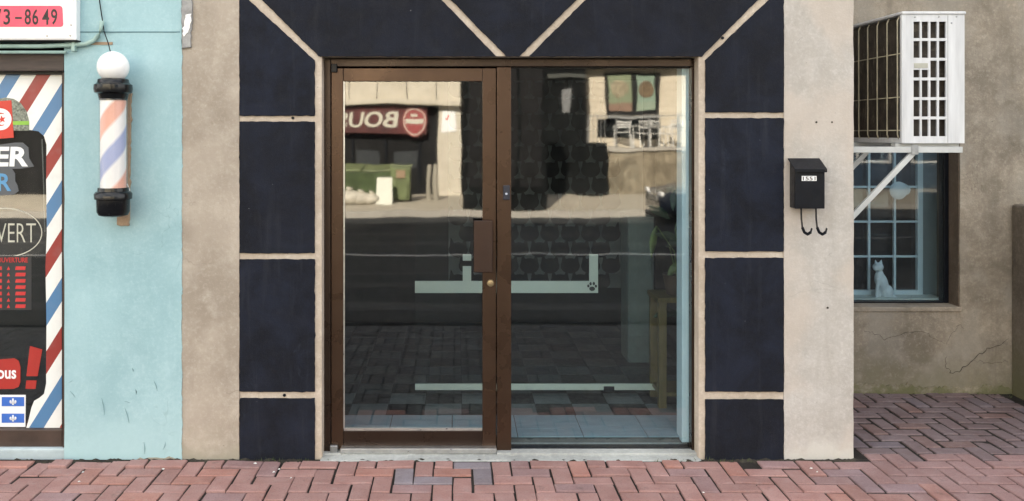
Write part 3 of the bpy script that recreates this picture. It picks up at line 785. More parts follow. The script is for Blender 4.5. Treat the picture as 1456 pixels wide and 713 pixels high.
for i in range(10):
    rr = 5.8 if i % 2 == 0 else 2.4; t = math.pi/2+i*math.pi/5+.2; star.append((4+rr*math.cos(t), 170-rr*math.sin(t)))
decal('flag_star', star, M_VSCAR, .0095)
cres = [(2+9.5*math.cos(t), 170-9.5*math.sin(t)) for t in [R(60+i*240/14) for i in range(15)]]+[(4.2+7.8*math.cos(t), 170-7.8*math.sin(t)) for t in [R(295-i*230/14) for i in range(15)]]
decal('flag_crescent', cres, M_VSCAR, .0095)
decal('word_backing', [(-30,242),(30,240),(49,237),(42,225),(41,210),(33,203),(22,203),(-30,210)], M_VGREY, .004)
decal('word_backing', [(-30,280),(20,277),(27,272),(25,263),(22,258),(22,247),(17,240),(-30,243)], M_VGREY, .0026)
ptext('ER', -8, 209, 40, 237, yg-.0055, M_SIGNW, part=win, bold=.035, shear=.06, name='word_lettering')
ptext('R', -3, 247, 16, 272, yg-.0045, M_VBLUE, part=win, bold=.02, name='word_lettering')
ptext('VERT', -5, 318, 51, 345, yg-.002, M_FROST, part=win, bold=-.012, name='open_lettering')
ring = MB()
for i in range(24):
    t0, t1 = R(-95+i*8), R(-95+(i+1)*8); e = lambda t, s: (6+(53+s)*math.cos(t), 331-(34+s)*math.sin(t))
    ring.prism(pxpoly([e(t0,0), e(t0,1.3), e(t1,1.3), e(t1,0)], yg), yg-.002, yg-.001)
sub(ring, 'open_ring', M_FROST, win)
hb = decal('hours_panel', [(-40,441),(45,441),(45,364),(-40,364)], plain('hours_back', (.028,.030,.034), .4), .0012)
def sub2(o, part=win): return o
ptext('OUVERTURE', -4, 366.5, 39.5, 373.5, yg-.0035, M_LED, part=win, bold=.01, name='hours_lettering')
for i in range(7):
    py = 379+i*9
    decal('hours_figure', [(22,py+5),(36,py+5),(37,py),(23,py)], M_LED, .0025)
    decal('hours_figure', [(-8,py+5),(3,py+5),(3,py),(-8,py)], M_LED, .0025)
    decal('hours_letter', [(10,py+5),(14.5,py+5),(12.5,py)], M_LED, .0025)
decal('bubble_decal', [(-40,554),(20,553),(27,550),(29.5,543),(29.5,522),(27,513),(21,509.5),(-40,514)], M_VRED, .003)
ptext('ous', -4, 526.5, 23, 539, yg-.0045, M_SIGNW, part=win, bold=.02, name='bubble_lettering')
decal('exclamation_bar', [(38,535),(54,535),(60.5,497),(43,492)], M_VRED, .003)
decal('exclamation_dot', [(36.5,553),(51,553),(52.5,541),(38,541)], M_VRED, .003)
decal('fleur_flag', [(-30,607),(36.5,607),(37,561.5),(-30,561.5)], M_SIGNW, .003)
for (ya_, yb_) in ((564.5,577.5),(588,601)):
    decal('flag_quarter', [(3,yb_),(35,yb_),(35,ya_),(3,ya_)], M_VROY, .0045)
    cy = (ya_+yb_)/2; fl_ = MB()
    for q in ([(18,cy+4.6),(20.4,cy+4.6),(20.4,cy-4.6),(18,cy-4.6)], ellipse(15.8,cy,1.6,2.4,8), ellipse(22.6,cy,1.6,2.4,8), [(15,cy+2.6),(23.4,cy+2.6),(23.4,cy+1.2),(15,cy+1.2)]):
        fl_.prism(pxpoly(q, yg), yg-.0066, yg-.006)
    sub(fl_, 'fleur_de_lys', M_SIGNW, win)
# interior of the barber shop
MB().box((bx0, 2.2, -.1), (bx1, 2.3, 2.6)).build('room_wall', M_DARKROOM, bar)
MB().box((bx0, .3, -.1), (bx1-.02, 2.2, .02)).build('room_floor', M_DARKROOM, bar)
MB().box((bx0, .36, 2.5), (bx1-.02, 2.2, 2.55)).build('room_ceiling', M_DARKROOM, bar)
MB().tube([W(60,198,yg+.05), W(62,260,yg+.05), W(64,330,yg+.05)], .0035, 6).build('hanging_chain', M_STEEL, bar)
# phone number sign box
ys_ = -.06
sg = thing('phone_sign', 'white sign box with black phone digits on a red strip', 'sign', (-2.6, 0, 2.4))
a = W(-330, 57, ys_); c = W(108, -80, ys_)
MB().box((a.x, ys_+.004, a.z), (c.x, -.002, c.z)).build('sign_box', M_SIGNW, sg, bevel=.003)
MB().box((a.x+.004, ys_, a.z+.006), (W(104.5,0,ys_).x, ys_+.004, c.z-.004)).build('face_panel', M_SIGNW, sg, bevel=.0015)
MB().box((a.x, ys_+.0, a.z-.006), (c.x+.004, -.004, a.z-.0005)).build('bottom_trim', M_BLACKM, sg)
rr = MB(); P_ = [(-200,38.5),(86,38.5),(89,37.5),(90,35),(89,12.5),(88,10),(85,8.5),(-200,8.5)]
rs = rr.prism(pxpoly(P_, ys_), ys_-.0025, ys_-.0005).build('red_strip', M_PINK, sg)
for ch, p0_, p1_ in (('7',-8,2),('3',5,14.5),('8',35,44),('6',46,54.5),('4',60,70),('9',72.5,81.5)):
    ptext(ch, p0_, 13, p1_, 35.5, ys_-.003, M_INK, part=rs, bold=.012, name='digit')
ptext('-', 21.5, 24.5, 31, 27.3, ys_-.003, M_INK, part=rs, name='digit')
for px, py in ((67,51.5),(100,51),(101,36)):
    c = W(px, py, ys_); MB().lathe([(0,-.004),(.005,-.004),(.006,0)], (c.x, ys_, c.z), 8, 'y').build('rivet', M_STEEL, sg)
# conduit below the sign
cd = thing('conduit_pipe', 'pale green painted conduit bending up the blue wall under the sign', 'pipe', (-2.1, 0, 2.25))
yq = -.022
pts = [W(-330,66.5,yq), W(60,66,yq), W(108,64,yq), W(122,63,yq), W(133,58,yq), W(140,51,yq), W(144,44,yq), W(145,30,yq)]
MB().tube(pts, .0125, 10).build('pipe', M_GREENISH, cd, smooth=True)
MB().tube([W(-330,75,yq), W(94,74.5,yq)], .009, 8).build('pipe', M_GREENISH, cd, smooth=True)
MB().pbox(101, 60, 106, 73, -.036, -.001).build('clamp', M_GREENISH, cd, bevel=.002)
MB().pbox(118, 60, 160, 64, -.004, -.0015).build('rust_stain', M_BOARD, cd)

# ------------------------------------------------------------------ barber pole
yp = -.13
bp = thing('barber_pole', 'barber pole with white globe and red blue spiral on the blue wall', 'barber pole', (-1.84, -.1, 1.3))
MB().prism(rough_outline(pxpoly([(168,321),(185,321),(188,124),(171,124)]), .02, .002, 2), -.022, -.001).build('mount_board', M_BOARD, bp, bevel=.003)
cx = W(161,0,yp).x
s_ = (D+yp)/F
Z = lambda py: W(0,py,yp).z
L_ = lambda prof: [(r*s_, Z(h)) for r, h in prof]
MB().lathe(L_([(0,308),(14,308),(20,306),(22.5,301),(23,284),(25.5,283),(26,276),(24,273),(21.5,272),(21,267),(0,267)]), (cx, yp, 0), 32).build('bottom_cap', M_BLACKP, bp, smooth='auto')
MB().lathe(L_([(0,143),(19,143),(20,138),(21,134),(25.5,132),(26.5,127),(26,121),(23.5,119.5),(22,118),(21,113.5),(18,112),(0,112)]), (cx, yp, 0), 32).build('top_cap', M_BLACKP, bp, smooth='auto')
MB().lathe([(0, Z(95)-22.2*s_)]+[(22.2*s_*math.sin(t), Z(95.5)-22.2*s_*math.cos(t)) for t in [math.pi*i/18 for i in range(1, 18)]]+[(0, Z(95)+22.2*s_)], (cx, yp, 0), 32).build('globe', plain('opal', (.90,.90,.90), .22, 0, .02, 4, 0), bp, smooth=True)
def spiralmat():
    m, nt, b = nodes('pole_spiral')
    g = nt.nodes.new('ShaderNodeNewGeometry'); s = nt.nodes.new('ShaderNodeSeparateXYZ'); nt.links.new(g.outputs['Position'], s.inputs[0])
    ax = mathn(nt, 'SUBTRACT', s.outputs['X'], cx); ay = mathn(nt, 'SUBTRACT', s.outputs['Y'], yp)
    th = mathn(nt, 'ARCTAN2', ax, mathn(nt, 'MULTIPLY', ay, -1.0))          # 0 facing the street
    t = mathn(nt, 'SUBTRACT', mathn(nt, 'MULTIPLY', s.outputs['Z'], 1/s_), mathn(nt, 'MULTIPLY', th, 120/(2*math.pi)))
    # 120 px of height per colour pair, two pairs a turn
    t = mathn(nt, 'ADD', t, 4031-(Z(186)/s_))
    t = mathn(nt, 'MODULO', t, 120)
    mid = lambda lo, hi: mathn(nt, 'MULTIPLY', ramp(nt, t, lo-3, lo+3), ramp(nt, t, hi-3, hi+3, 1, 0))
    off = 4000 % 120
    red = mathn(nt, 'ADD', mid(75, 105), 0.0); blue = mid(17, 47)
    c = mixc(nt, red, (.80,.79,.78), (.74,.38,.29)); c = mixc(nt, blue, c, (.33,.38,.60))
    nt.links.new(c, b.inputs['Base Color']); setin(b, 'Roughness', .4)
    return m
MB().lathe([(17.6*s_, Z(269)), (17.6*s_, Z(141))], (cx, yp, 0), 40).build('striped_cylinder', spiralmat(), bp, smooth=True)
MB().lathe([(19.4*s_, Z(269)), (19.4*s_, Z(141))], (cx, yp, 0), 40).build('clear_tube', glass('acrylic', 1.5, (.97,.97,.97), 0, 1, .06), bp, smooth=True)
for py in (128, 277):
    a = W(161, py, yp); MB().box((cx-.022, yp+.02, a.z-.02), (cx+.022, -.022, a.z+.02)).build('wall_bracket', M_BLACKP, bp, bevel=.003)
cb_ = MB().tube([W(158,78,-.12), W(154,62,-.08), W(148,45,-.03), W(145.5,28,-.02), W(142,5,-.012), W(139,-20,-.01)], .0032, 6)
tag(cb_.build('power_cable', M_BLACKM), 'thin black cable rising from the barber pole globe up the wall', 'cable')
MB().tube([W(181,262,-.05), W(184,270,-.03), W(184,285,-.02)], .003, 6).build('wire', M_SIGNW, bp)

# ------------------------------------------------------------------ rear wall with window, recess on the right
YR = 1.2
rear = thing('rear_building', 'weathered brown stucco wall with a small deep window in the recess', 'building', (3, YR, 0))
wx0, wx1 = 2.50, W(1365,0,YR).x; wz0, wz1 = W(0,437,YR).z, W(0,90,YR).z
wallgrid('wall', M_STUC_BACK, XR+.001, wx0, -.05, TOP, YR, YR+.3, rear, seed=8, nx=3, nz=40)
wallgrid('wall', M_STUC_BACK, wx1, 9.0, -.05, TOP, YR, YR+.3, rear, seed=9, nx=30, nz=40)
wallgrid('wall', M_STUC_BACK, wx0, wx1, -.05, wz0, YR, YR+.3, rear, seed=10, nx=8, nz=6)
wallgrid('wall', M_STUC_BACK, wx0, wx1, wz1, TOP, YR, YR+.3, rear, seed=11, nx=8, nz=30)
MB().box((XR, YR+.3, -.05), (9, YR+.36, wz0)).build('wall_core', M_DARKROOM, rear)
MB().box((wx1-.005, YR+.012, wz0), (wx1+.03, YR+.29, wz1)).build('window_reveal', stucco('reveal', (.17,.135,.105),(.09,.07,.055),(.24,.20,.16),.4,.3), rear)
MB().box((wx0, YR-.012, wz0-.03), (wx1+.006, YR+.29, wz0+.002)).build('window_sill', M_STUC_BACK, rear, bevel=.006)
yo = YR+.15
wnd = MB().box((W(1340,0,yo).x, yo-.02, wz0+.004), (wx1-.006, yo+.05, wz1)).build('window', M_BLACKM, rear, bevel=.003)
sub(MB().box((wx0, yo-.02, wz0+.004), (W(1339.7,0,yo).x, yo+.05, W(0,428.5,yo).z)), 'bottom_frame', M_BLACKM, wnd, bevel=.003)
sub(MB().box((wx0, yo, W(0,428.5,yo).z), (W(1340,0,yo).x, yo+.005, wz1)), 'outer_pane', M_GLASS_R, wnd)
M_MUNT = plain('muntin_white', (.66,.72,.74), .5, 0, .06, 6, .03)
yi = YR+.36
M_SASH = plain('sash_pale', (.22,.255,.26), .55, 0, .08, 5, .03)
sub(MB().box((W(1307,0,yi).x, yi+.012, wz0), (W(1336,0,yi).x+.02, yi+.05, wz1)), 'side_panel', M_SASH, wnd)
b = MB()
for i in range(26):
    zq = wz0+.03+i*.05
    b.box((W(1336.5,0,yi).x, yi-.0, zq), (W(1339.3,0,yi).x, yi+.012, zq+.043))
sub(b, 'beaded_trim', M_BAND, wnd)
for px in (1236, 1272.5):
    sub(MB().box((W(px-1.6,0,yi).x, yi, wz0+.02), (W(px+1.6,0,yi).x, yi+.02, wz1)), 'muntin', M_MUNT, wnd)
sub(MB().box((W(1304.5,0,yi).x, yi-.004, wz0+.02), (W(1312,0,yi).x, yi+.03, wz1)), 'sash_stile', M_MUNT, wnd)
for py in (266, 315.5, 365):
    sub(MB().box((wx0, yi+.002, W(0,py+1.4,yi).z), (W(1304.4,0,yi).x, yi+.018, W(0,py-1.4,yi).z)), 'muntin', M_MUNT, wnd)
sub(MB().box((wx0, yi-.004, W(0,420,yi).z), (W(1304.4,0,yi).x, yi+.03, W(0,413,yi).z)), 'sash_rail', M_MUNT, wnd)
sub(MB().box((wx0, yi+.045, wz0), (W(1307,0,yi).x, yi+.049, wz1)), 'inner_pane', glass('inner_rear', 1.5, (.75,.80,.83), .0005, 1, .02), wnd)
sub(MB().box((wx0, yo+.052, wz0-.02), (wx1, yi+.06, W(0,424.5,yo+.06).z)), 'inner_sill', M_BAND, wnd)
MB().box((wx0-.3, YR+1.3, 0), (wx1+.5, YR+1.35, 2.6)).build('room_wall', M_DARKROOM, rear)
MB().box((wx0-.3, YR+.3, 0), (wx0-.25, YR+1.3, 2.6)).build('room_wall', M_DARKROOM, rear)
MB().box((wx1+.45, YR+.3, 0), (wx1+.5, YR+1.3, 2.6)).build('room_wall', M_DARKROOM, rear)
MB().box((wx0-.3, YR+.3, 2.4), (wx1+.5, YR+1.3, 2.45)).build('room_ceiling', M_DARKROOM, rear)
# cracks
def crack(pts, w=.0026):
    r_ = random.Random(len(pts)*13+int(pts[0][0])); b = MB(); q = []
    for a, c in zip(pts[:-1], pts[1:]):
        for k in range(5):
            t = k/5; q.append(W(a[0]+(c[0]-a[0])*t+r_.gauss(0,.9), a[1]+(c[1]-a[1])*t+r_.gauss(0,.9), YR))
    n = len(q)
    for i in range(n-1):
        ww = w*(.4+.6*math.sin(math.pi*(i+.5)/n))*r_.uniform(.6,1.3); d = (q[i+1]-q[i]); nn = Vector((-d.z, 0, d.x)).normalized()*ww/2
        b.add([q[i]-nn+Vector((0,-.0045,0)), q[i+1]-nn+Vector((0,-.0045,0)), q[i+1]+nn+Vector((0,-.0045,0)), q[i]+nn+Vector((0,-.0045,0))], [(0,1,2,3)])
    b.build('crack', M_CRACK, rear)
crack([(1228,470),(1240,472),(1258,482),(1272,478),(1292,472),(1312,472),(1330,482),(1345,490)])
crack([(1345,490),(1352,475),(1364,462),(1372,470)], .0018)
crack([(1345,505),(1344,520),(1352,532),(1366,526),(1382,512),(1400,498),(1420,490),(1436,480)], .004)
crack([(1382,512),(1400,516),(1418,516),(1436,514)], .002)
crack([(1240,560),(1262,548),(1280,552)], .002)
crack([(1296,420),(1290,436)], .002)
MB().prism(rough_outline(pxpoly([(1190,566),(1440,566),(1440,552),(1400,546),(1372,552),(1345,549),(1310,551),(1290,546),(1262,549),(1240,545),(1190,547)], YR), .015, .005, 12), YR-.007, YR+.01).build('flaky_plinth', stucco('plinth', (.36,.32,.25), (.17,.15,.11), (.46,.42,.34), .5, .8, moss=(.13,.135,.06), low=.10), rear)
# low concrete wall
lw = wallgrid('low_wall', M_STUC_LOW, 0, 1, 0, 1, 0, 1, None) if False else None
lx = W(1437,0,YR).x; lz = W(0,290,YR).z
b = MB(); b.box((lx, .25, -.05), (lx+.32, YR-.004, lz))
tag(b.build('low_wall', M_STUC_LOW, bevel=.02, seg=3), 'dark mossy low concrete wall at the right end of the recess', 'wall')

# cat figurine on the sill
M_CAT = plain('cat_ceramic', (.74,.75,.75), .4, 0, .06, 10, .03)
yc = YR+.285
cz = W(0,425,yc).z; cc = W(1254,0,yc).x; k = (D+yc)/F
cat = thing('cat_figurine', 'white seated cat figurine on the sill behind the recess window', 'figurine', (cc, yc, cz))
def ell(mb, c, r, rot=0, n=14, m=10):
    vs_ = []; 
    for j in range(m+1):
        ph = math.pi*j/m
        for i in range(n):
            t = 2*math.pi*i/n; v = Vector((r[0]*math.sin(ph)*math.cos(t), r[1]*math.sin(ph)*math.sin(t), r[2]*math.cos(ph)))
            v = Matrix.Rotation(rot, 3, 'Y') @ v; vs_.append(Vector(c)+v)
    fs_ = [(j*n+i, j*n+(i+1) % n, (j+1)*n+(i+1) % n, (j+1)*n+i) for j in range(m) for i in range(n)]
    mb.add(vs_, fs_)
b = MB(); q = lambda px, dz, dy=0: Vector(((px-1254)*k+cc, yc+dy, cz+dz*k))
ell(b, q(1260,10), (10*k,.040,10.5*k)); ell(b, q(1255,20), (8*k,.036,17*k), -.18); ell(b, q(1250,30), (6.5*k,.03,12*k), .1)
ell(b, q(1248.5,45), (7.6*k,.034,6.6*k)); ell(b, q(1243.5,43.5,-.012), (3.4*k,.016,3*k))
b.tube([q(1243.5,56,-.012), q(1244.5,50,-.012)], [.001, 2.9*k], 6); b.tube([q(1253.5,56,.0), q(1252,50,.0)], [.001, 2.9*k], 6)
b.tube([q(1247,28,-.02), q(1244.5,14,-.026), q(1243.5,2,-.03), q(1241,1,-.034)], [3*k,2.4*k,2.3*k,2*k], 8)
b.tube([q(1252,28,.0), q(1250,14,-.004), q(1249,2,-.006), q(1246.5,1,-.01)], [3*k,2.4*k,2.3*k,2*k], 8)
b.tube([q(1268,4,.01), q(1272,3,-.01), q(1271,2.5,-.03), q(1262,2.5,-.04)], [2.2*k,2*k,1.8*k,1.2*k], 8)
co = b.build('cat_body', M_CAT, cat, smooth=True)
rm = co.modifiers.new('rm', 'REMESH'); rm.mode = 'VOXEL'; rm.voxel_size = .0035; rm.use_smooth_shade = True
sm = co.modifiers.new('sm', 'SMOOTH'); sm.iterations = 4
# round suction holder
ysu = YR+.27
sh = thing('suction_holder', 'round translucent suction cup holder stuck inside the recess window', 'holder', (W(1278,272,ysu).x, ysu, W(1278,272,ysu).z))
c = W(1275,271,ysu)
M_FROSTP = plain('frosted_plastic', (.50,.54,.55), .35, 0, .1, 12, .03)
MB().lathe([(0,-.004),(.03,-.006),(.06,.0),(.064,.004),(.05,.006),(0,.006)], (c.x, ysu-.03, c.z), 28, 'y').build('disc', M_FROSTP, sh, smooth='auto')
c = W(1285,270,ysu)
MB().lathe([(0,.0),(.038,.0),(.048,.05),(.043,.05),(.033,.008),(0,.008)], (c.x, ysu-.022, c.z), 24, 'y').build('cup', plain('frost_cup', (.42,.46,.47), .35), sh, smooth='auto')

# ------------------------------------------------------------------ air conditioner and bracket
ya = .15
ac = thing('air_conditioner', 'white outdoor air conditioner box with slotted end on a wall bracket', 'air conditioner', (2.7, .6, W(0,204,ya).z))
A = W(1283,204,ya); C_ = W(1371.5,21,ya); yb = .98
t = .012
k = (D+ya)/F
# end panel as a real grille
b = MB()
gx = [1283, 1299, 1308.2, 1310.6, 1320.2, 1322.6, 1332.6, 1335.2, 1345.5, 1372]
cols = [(1299,1308.2),(1310.8,1320.2),(1323,1332.4),(1335.2,1345)]
rows = [(31,54.5),(58.5,82.5),(86.5,110.5),(114.5,138.5),(142.5,166),(170,194)]
def pb(x0, y0_, x1, y1_): b.pbox(x0, y0_, x1, y1_, ya, ya+t)
pb(1283,21,1299,204); pb(1345,21,1371.5,204)
for i in range(3): pb(cols[i][1],21,cols[i+1][0],204)
for (cx0, cx1) in cols:
    e = [21]+[v for r_ in rows for v in r_]+[204]
    for i in range(0, len(e), 2): pb(cx0, e[i], cx1, e[i+1])
pb(1299,86.5,1308.2,99.5); pb(1310.8,86.5,1320.2,99.5)
b.build('end_panel', M_WHITE_AC, ac)
MB().pbox(1300,90,1319.5,97,ya-.003,ya+.0).build('handle_recess', plain('handle_shadow', (.42,.42,.36), .5), ac, bevel=.001)
MB().pbox(1347.2,22,1348.2,203,ya-.0006,ya+.002).build('panel_seam', plain('seam', (.36,.37,.38), .6), ac)
for px, py in ((1301,24.5),(1335,24.2),(1360,24),(1353,33)):
    c = W(px, py, ya); MB().lathe([(0,-.003),(.004,-.003),(.005,0)], (c.x, ya, c.z), 8, 'y').build('screw', M_STEEL, ac)
MB().box((A.x-.006, ya-.008, C_.z), (C_.x+.006, yb+.006, C_.z+.018)).build('top_cover', M_WHITE_AC, ac, bevel=.006)
MB().box((A.x, ya+t, A.z), (C_.x, yb, A.z+.03)).build('base_pan', M_WHITE_AC, ac, bevel=.003)
MB().box((C_.x-.012, ya+t, A.z+.03), (C_.x, yb, C_.z)).build('front_panel', M_WHITE_AC, ac)
MB().box((A.x, yb-.02, A.z+.03), (C_.x-.012, yb, C_.z)).build('end_panel', M_WHITE_AC, ac)
def finmat():
    m, nt, b_ = nodes('coil_fins')
    v = pos(nt); g = nt.nodes.new('ShaderNodeNewGeometry'); s = nt.nodes.new('ShaderNodeSeparateXYZ'); nt.links.new(g.outputs['Position'], s.inputs[0])
    wv = nt.nodes.new('ShaderNodeTexWave'); wv.bands_direction = 'Y'; wv.inputs['Scale'].default_value = 90; nt.links.new(v, wv.inputs['Vector'])
    f = noise(nt, v, 16, 7, .7); f2 = noise(nt, pos(nt, (1,10,2.2)), 4, 6, .7)
    c = mixc(nt, ramp(nt, f, .35, .7), (.028,.021,.016), (.105,.082,.060))
    c = mixc(nt, ramp(nt, f2, .56, .70, 0, .85), c, (.30,.26,.20))
    c = mixc(nt, mathn(nt, 'MULTIPLY', wv.outputs['Fac'], .5), c, (.010,.009,.008))
    nt.links.new(c, b_.inputs['Base Color']); setin(b_, 'Roughness', .6); setin(b_, 'Metallic', .2)
    bump(nt, b_, wv.outputs['Fac'], .5, .004)
    return m
MB().box((A.x+.022, ya+.04, A.z+.03), (C_.x-.03, yb-.03, C_.z-.005)).build('coil', finmat(), ac)
M_WIRE = plain('guard_wire', (.40,.37,.27), .5, .1, .2, 20)
for i in range(7):
    yy = ya+.045+i*.125
    b = MB(); b.tube([(A.x+.004, yy, A.z+.02), (A.x-.006, yy, A.z+.05), (A.x-.006, yy, C_.z-.03), (A.x+.006, yy, C_.z-.004)], .0042, 6); b.build('guard_wire', M_WIRE, ac, smooth=True)
for zf in (.10, .36, .70):
    z = A.z+(C_.z-A.z)*zf; MB().tube([(A.x-.001, ya+.005, z), (A.x-.001, yb-.01, z)], .0036, 6).build('guard_wire', M_WIRE, ac, smooth=True)
MB().box((A.x-.004, ya-.001, A.z), (A.x+.018, ya+.022, C_.z-.001)).build('corner_post', M_WHITE_AC, ac, bevel=.003)
zb = A.z
bk = thing('wall_bracket', 'white metal bracket with diagonal brace under the air conditioner', 'bracket', (XR, .3, zb-.1))
M_BRK = plain('bracket_white', (.50,.52,.52), .45, .1, .1, 10, .05)
h0, h1 = W(0,209,ya).z, W(0,217.5,ya).z
for i, yy in enumerate((ya, .72)):
    MB().box((XR+.001, yy, h1), (W(1369,0,ya).x, yy+.035, h0)).build('arm', M_BRK, bk, bevel=.002)
    MB().box((XR+.001, yy+.004, h1-.62), (XR+.028, yy+.031, h1)).build('wall_plate', M_BRK, bk)
    p0_ = Vector((W(1300,0,ya).x, yy+.017, h1-.002)); p1_ = Vector((XR+.02, yy+.017, h1-.41))
    MB().bar(p0_, p1_, .022, .03).build('brace', M_BRK, bk, bevel=.002)
    MB().pbox(1296,206,1306,220,yy-.004,yy-.0005).build('bolt_plate', M_STEEL, bk) if i == 0 else None
MB().box((A.x-.02, ya+.04, h0+.0005), (C_.x-.01, ya+.09, zb-.0005)).build('foot_rail', M_BRK, bk)
MB().box((A.x-.02, .74, h0+.0005), (C_.x-.01, .79, zb-.0005)).build('foot_rail', M_BRK, bk)
c = W(1216,213,ya)
ptext('VPLAN25', 1219, 211.2, 1243, 215.6, ya-.0012, plain('stamp_blue', (.20,.30,.50), .6), parent=bk, name='stamp') if False else None

# ------------------------------------------------------------------ the far side of the street (seen in the glass)
def yref(d): return -(d-D-.28)
M_PANELW = stucco('cream_panels', (.62,.58,.49), (.50,.46,.38), (.70,.66,.58), .3, .15)
M_SIDING = stucco('cream_siding', (.66,.60,.49), (.56,.50,.40), (.72,.67,.57), .2, .1, speck=False)
M_STONE = stucco('terrace_stone', (.36,.31,.23), (.10,.085,.06), (.50,.44,.34), .8, .9, patch=(.13,.11,.08), pamt=.7)  # stone mottling and the wall's dappled shade, both put into the colour
M_DKCLAD = plain('dark_cladding', (.0075,.0085,.009), .9, 0, .45, 1.2, .1, spec=.08)
M_SHOPDK = plain('shopfront_dark', (.009,.009,.010), .5, 0, .5, 2, .03, spec=.15)
dA = 27.2; yA = yref(dA); kA = dA/F
X = lambda px, d=dA: (px-HX)*d/F
Zr = lambda py, d=dA: EYE+(HY-py)*d/F
ba = thing('panel_building', 'cream panelled building across the street with dark shop front', 'building', (-6, yA, -.06))
xe = X(655)
zt = Zr(150)
MB().box((-22, yA-6, zt), (xe, yA, 7.5)).build('upper_wall', M_PANELW, ba)
MB().box((X(622), yA-6, -.06), (xe, yA, zt)).build('wall', M_PANELW, ba)
MB().box((-22, yA-6, -.06), (X(622), yA-.25, zt)).build('shop_front', M_SHOPDK, ba)
for px in (390, 440, 495, 537, 580, 620):
    MB().box((X(px)-.012, yA+.002, zt+.02), (X(px)+.012, yA+.006, 7.4)).build('panel_joint', M_CRACK, ba)
MB().box((-22, yA+.002, zt+1.35), (xe, yA+.006, zt+1.375)).build('panel_joint', M_CRACK, ba)
MB().box((-22, yA+.002, zt), (xe, yA+.30, zt+.16)).build('ledge', M_PANELW, ba, bevel=.02)
for px in (500, 548, 596):
    MB().box((X(px)-.03, yA-.25, -.06), (X(px)+.03, yA-.18, Zr(196))).build('mullion', M_BLACKM, ba)
for px in (505, 560):
    MB().box((X(px), yA-.249, Zr(240)), (X(px)+.7, yA-.24, Zr(215))).build('shop_window', plain('far_glass%d' % px, (.05,.055,.06), .15), ba)
# red banner with white letters and a round badge
sg2 = thing('shop_banner', 'dark red shop banner with white letters and a round badge', 'sign', (X(540), yA+.05, Zr(195)))
bn = MB().box((X(455), yA+.02, Zr(189)), (X(606), yA+.06, Zr(153))).build('banner_board', plain('banner_red', (.075,.010,.010), .6, 0, .6, 2), sg2)
text_obj('BOUS', X(478), Zr(181), X(567), Zr(160), yA+.062, M_FROST, part=bn, bold=.02, shear=-.12, face=1, name='banner_lettering', depth=.01)
# the lettering runs away from the badge; mirrored in the glass it reads backwards
cxb, czb = X(589), Zr(172)
bdg = MB(); bdg.prism([(cxb+.37*math.cos(t*.2618), czb+.40*math.sin(t*.2618)*(1.12 if math.sin(t*.2618) < 0 else 1)) for t in range(24)], yA+.10, yA+.061)
bdg.build('badge', plain('badge_red', (.30,.05,.05), .5, 0, .1, 3), sg2)
rg = MB()
for t in range(24):
    e = lambda q, s: (cxb+s*.36*math.cos(q*.2618), czb+s*.39*math.sin(q*.2618)*(1.12 if math.sin(q*.2618) < 0 else 1))
    rg.prism([e(t,.86), e(t,.94), e(t+1,.94), e(t+1,.86)], yA+.108, yA+.101)
rg.prism([(cxb-.27,czb+.05),(cxb+.27,czb+.05),(cxb+.27,czb-.08),(cxb-.27,czb-.08)], yA+.108, yA+.101)
rg.prism([(cxb-.1,czb+.2),(cxb+.1,czb+.2),(cxb+.1,czb+.12),(cxb-.1,czb+.12)], yA+.108, yA+.101)
rg.build('badge_ring', M_FROST, sg2)
# white notice on the wall
nt_ = MB().box((X(627), yA+.003, Zr(188)), (X(648), yA+.02, Zr(157))).build('notice_board', M_SIGNW); tag(nt_, 'white paper notice with red dots on the cream panelled wall', 'notice')
nt_.location = (0,0,0)
MB().lathe([(0,.004),(.04,.004),(.04,0)], (X(637), yA+.021, Zr(166)), 10, 'y').build('red_dot', M_VSCAR, nt_)
MB().lathe([(0,.004),(.04,.004),(.04,0)], (X(634), yA+.021, Zr(170)), 10, 'y').build('red_dot', M_VSCAR, nt_)
# bins
M_BIN = plain('bin_green', (.15,.185,.085), .5, 0, .35, 4, .08)
def wheelie(x, y, w=.58, d=.7, h=1.02):
    g = thing('wheelie_bin', 'tall green wheelie bin with pale label beside the green skip', 'bin', (x, y, -.06))
    z0 = -.06; b = MB()
    tw, td = w/2, d/2; bw, bd_ = w*.40, d*.40
    b.add([(x-bw,y-bd_,z0+.06),(x+bw,y-bd_,z0+.06),(x+bw,y+bd_,z0+.06),(x-bw,y+bd_,z0+.06),(x-tw,y-td,z0+h-.06),(x+tw,y-td,z0+h-.06),(x+tw,y+td,z0+h-.06),(x-tw,y+td,z0+h-.06)],
          [(0,3,2,1),(4,5,6,7),(0,1,5,4),(1,2,6,5),(2,3,7,6),(3,0,4,7)])
    b.build('body', M_BIN, g, bevel=.03)
    MB().box((x-tw-.02, y-td-.02, z0+h-.06), (x+tw+.02, y+td+.03, z0+h)).build('lid', M_BIN, g, bevel=.025)
    for s in (-.15, .15): MB().box((x+s-.03, y+td*.83, z0+.15), (x+s+.03, y+td+.0, z0+.6)).build('rib', M_BIN, g, bevel=.01)
    MB().box((x-.13, y+td*.98, z0+h-.38), (x+.13, y+td+.012, z0+h-.15)).build('label', M_BOARD, g)
    for s in (-1, 1): MB().lathe([(0,-.03),(.09,-.03),(.1,0),(.09,.03),(0,.03)], (x+s*tw*.85, y-bd_, z0+.1), 16, 'x').build('wheel', M_BLACKP, g)
dB = 24.5
wheelie(X(571,dB), yref(dB))
dC = 25.2; xg, yg2 = X(517,dC), yref(dC)
g = thing('garbage_skip', 'low wide green refuse skip with two lids outside the dark shop', 'skip', (xg, yg2, -.06))
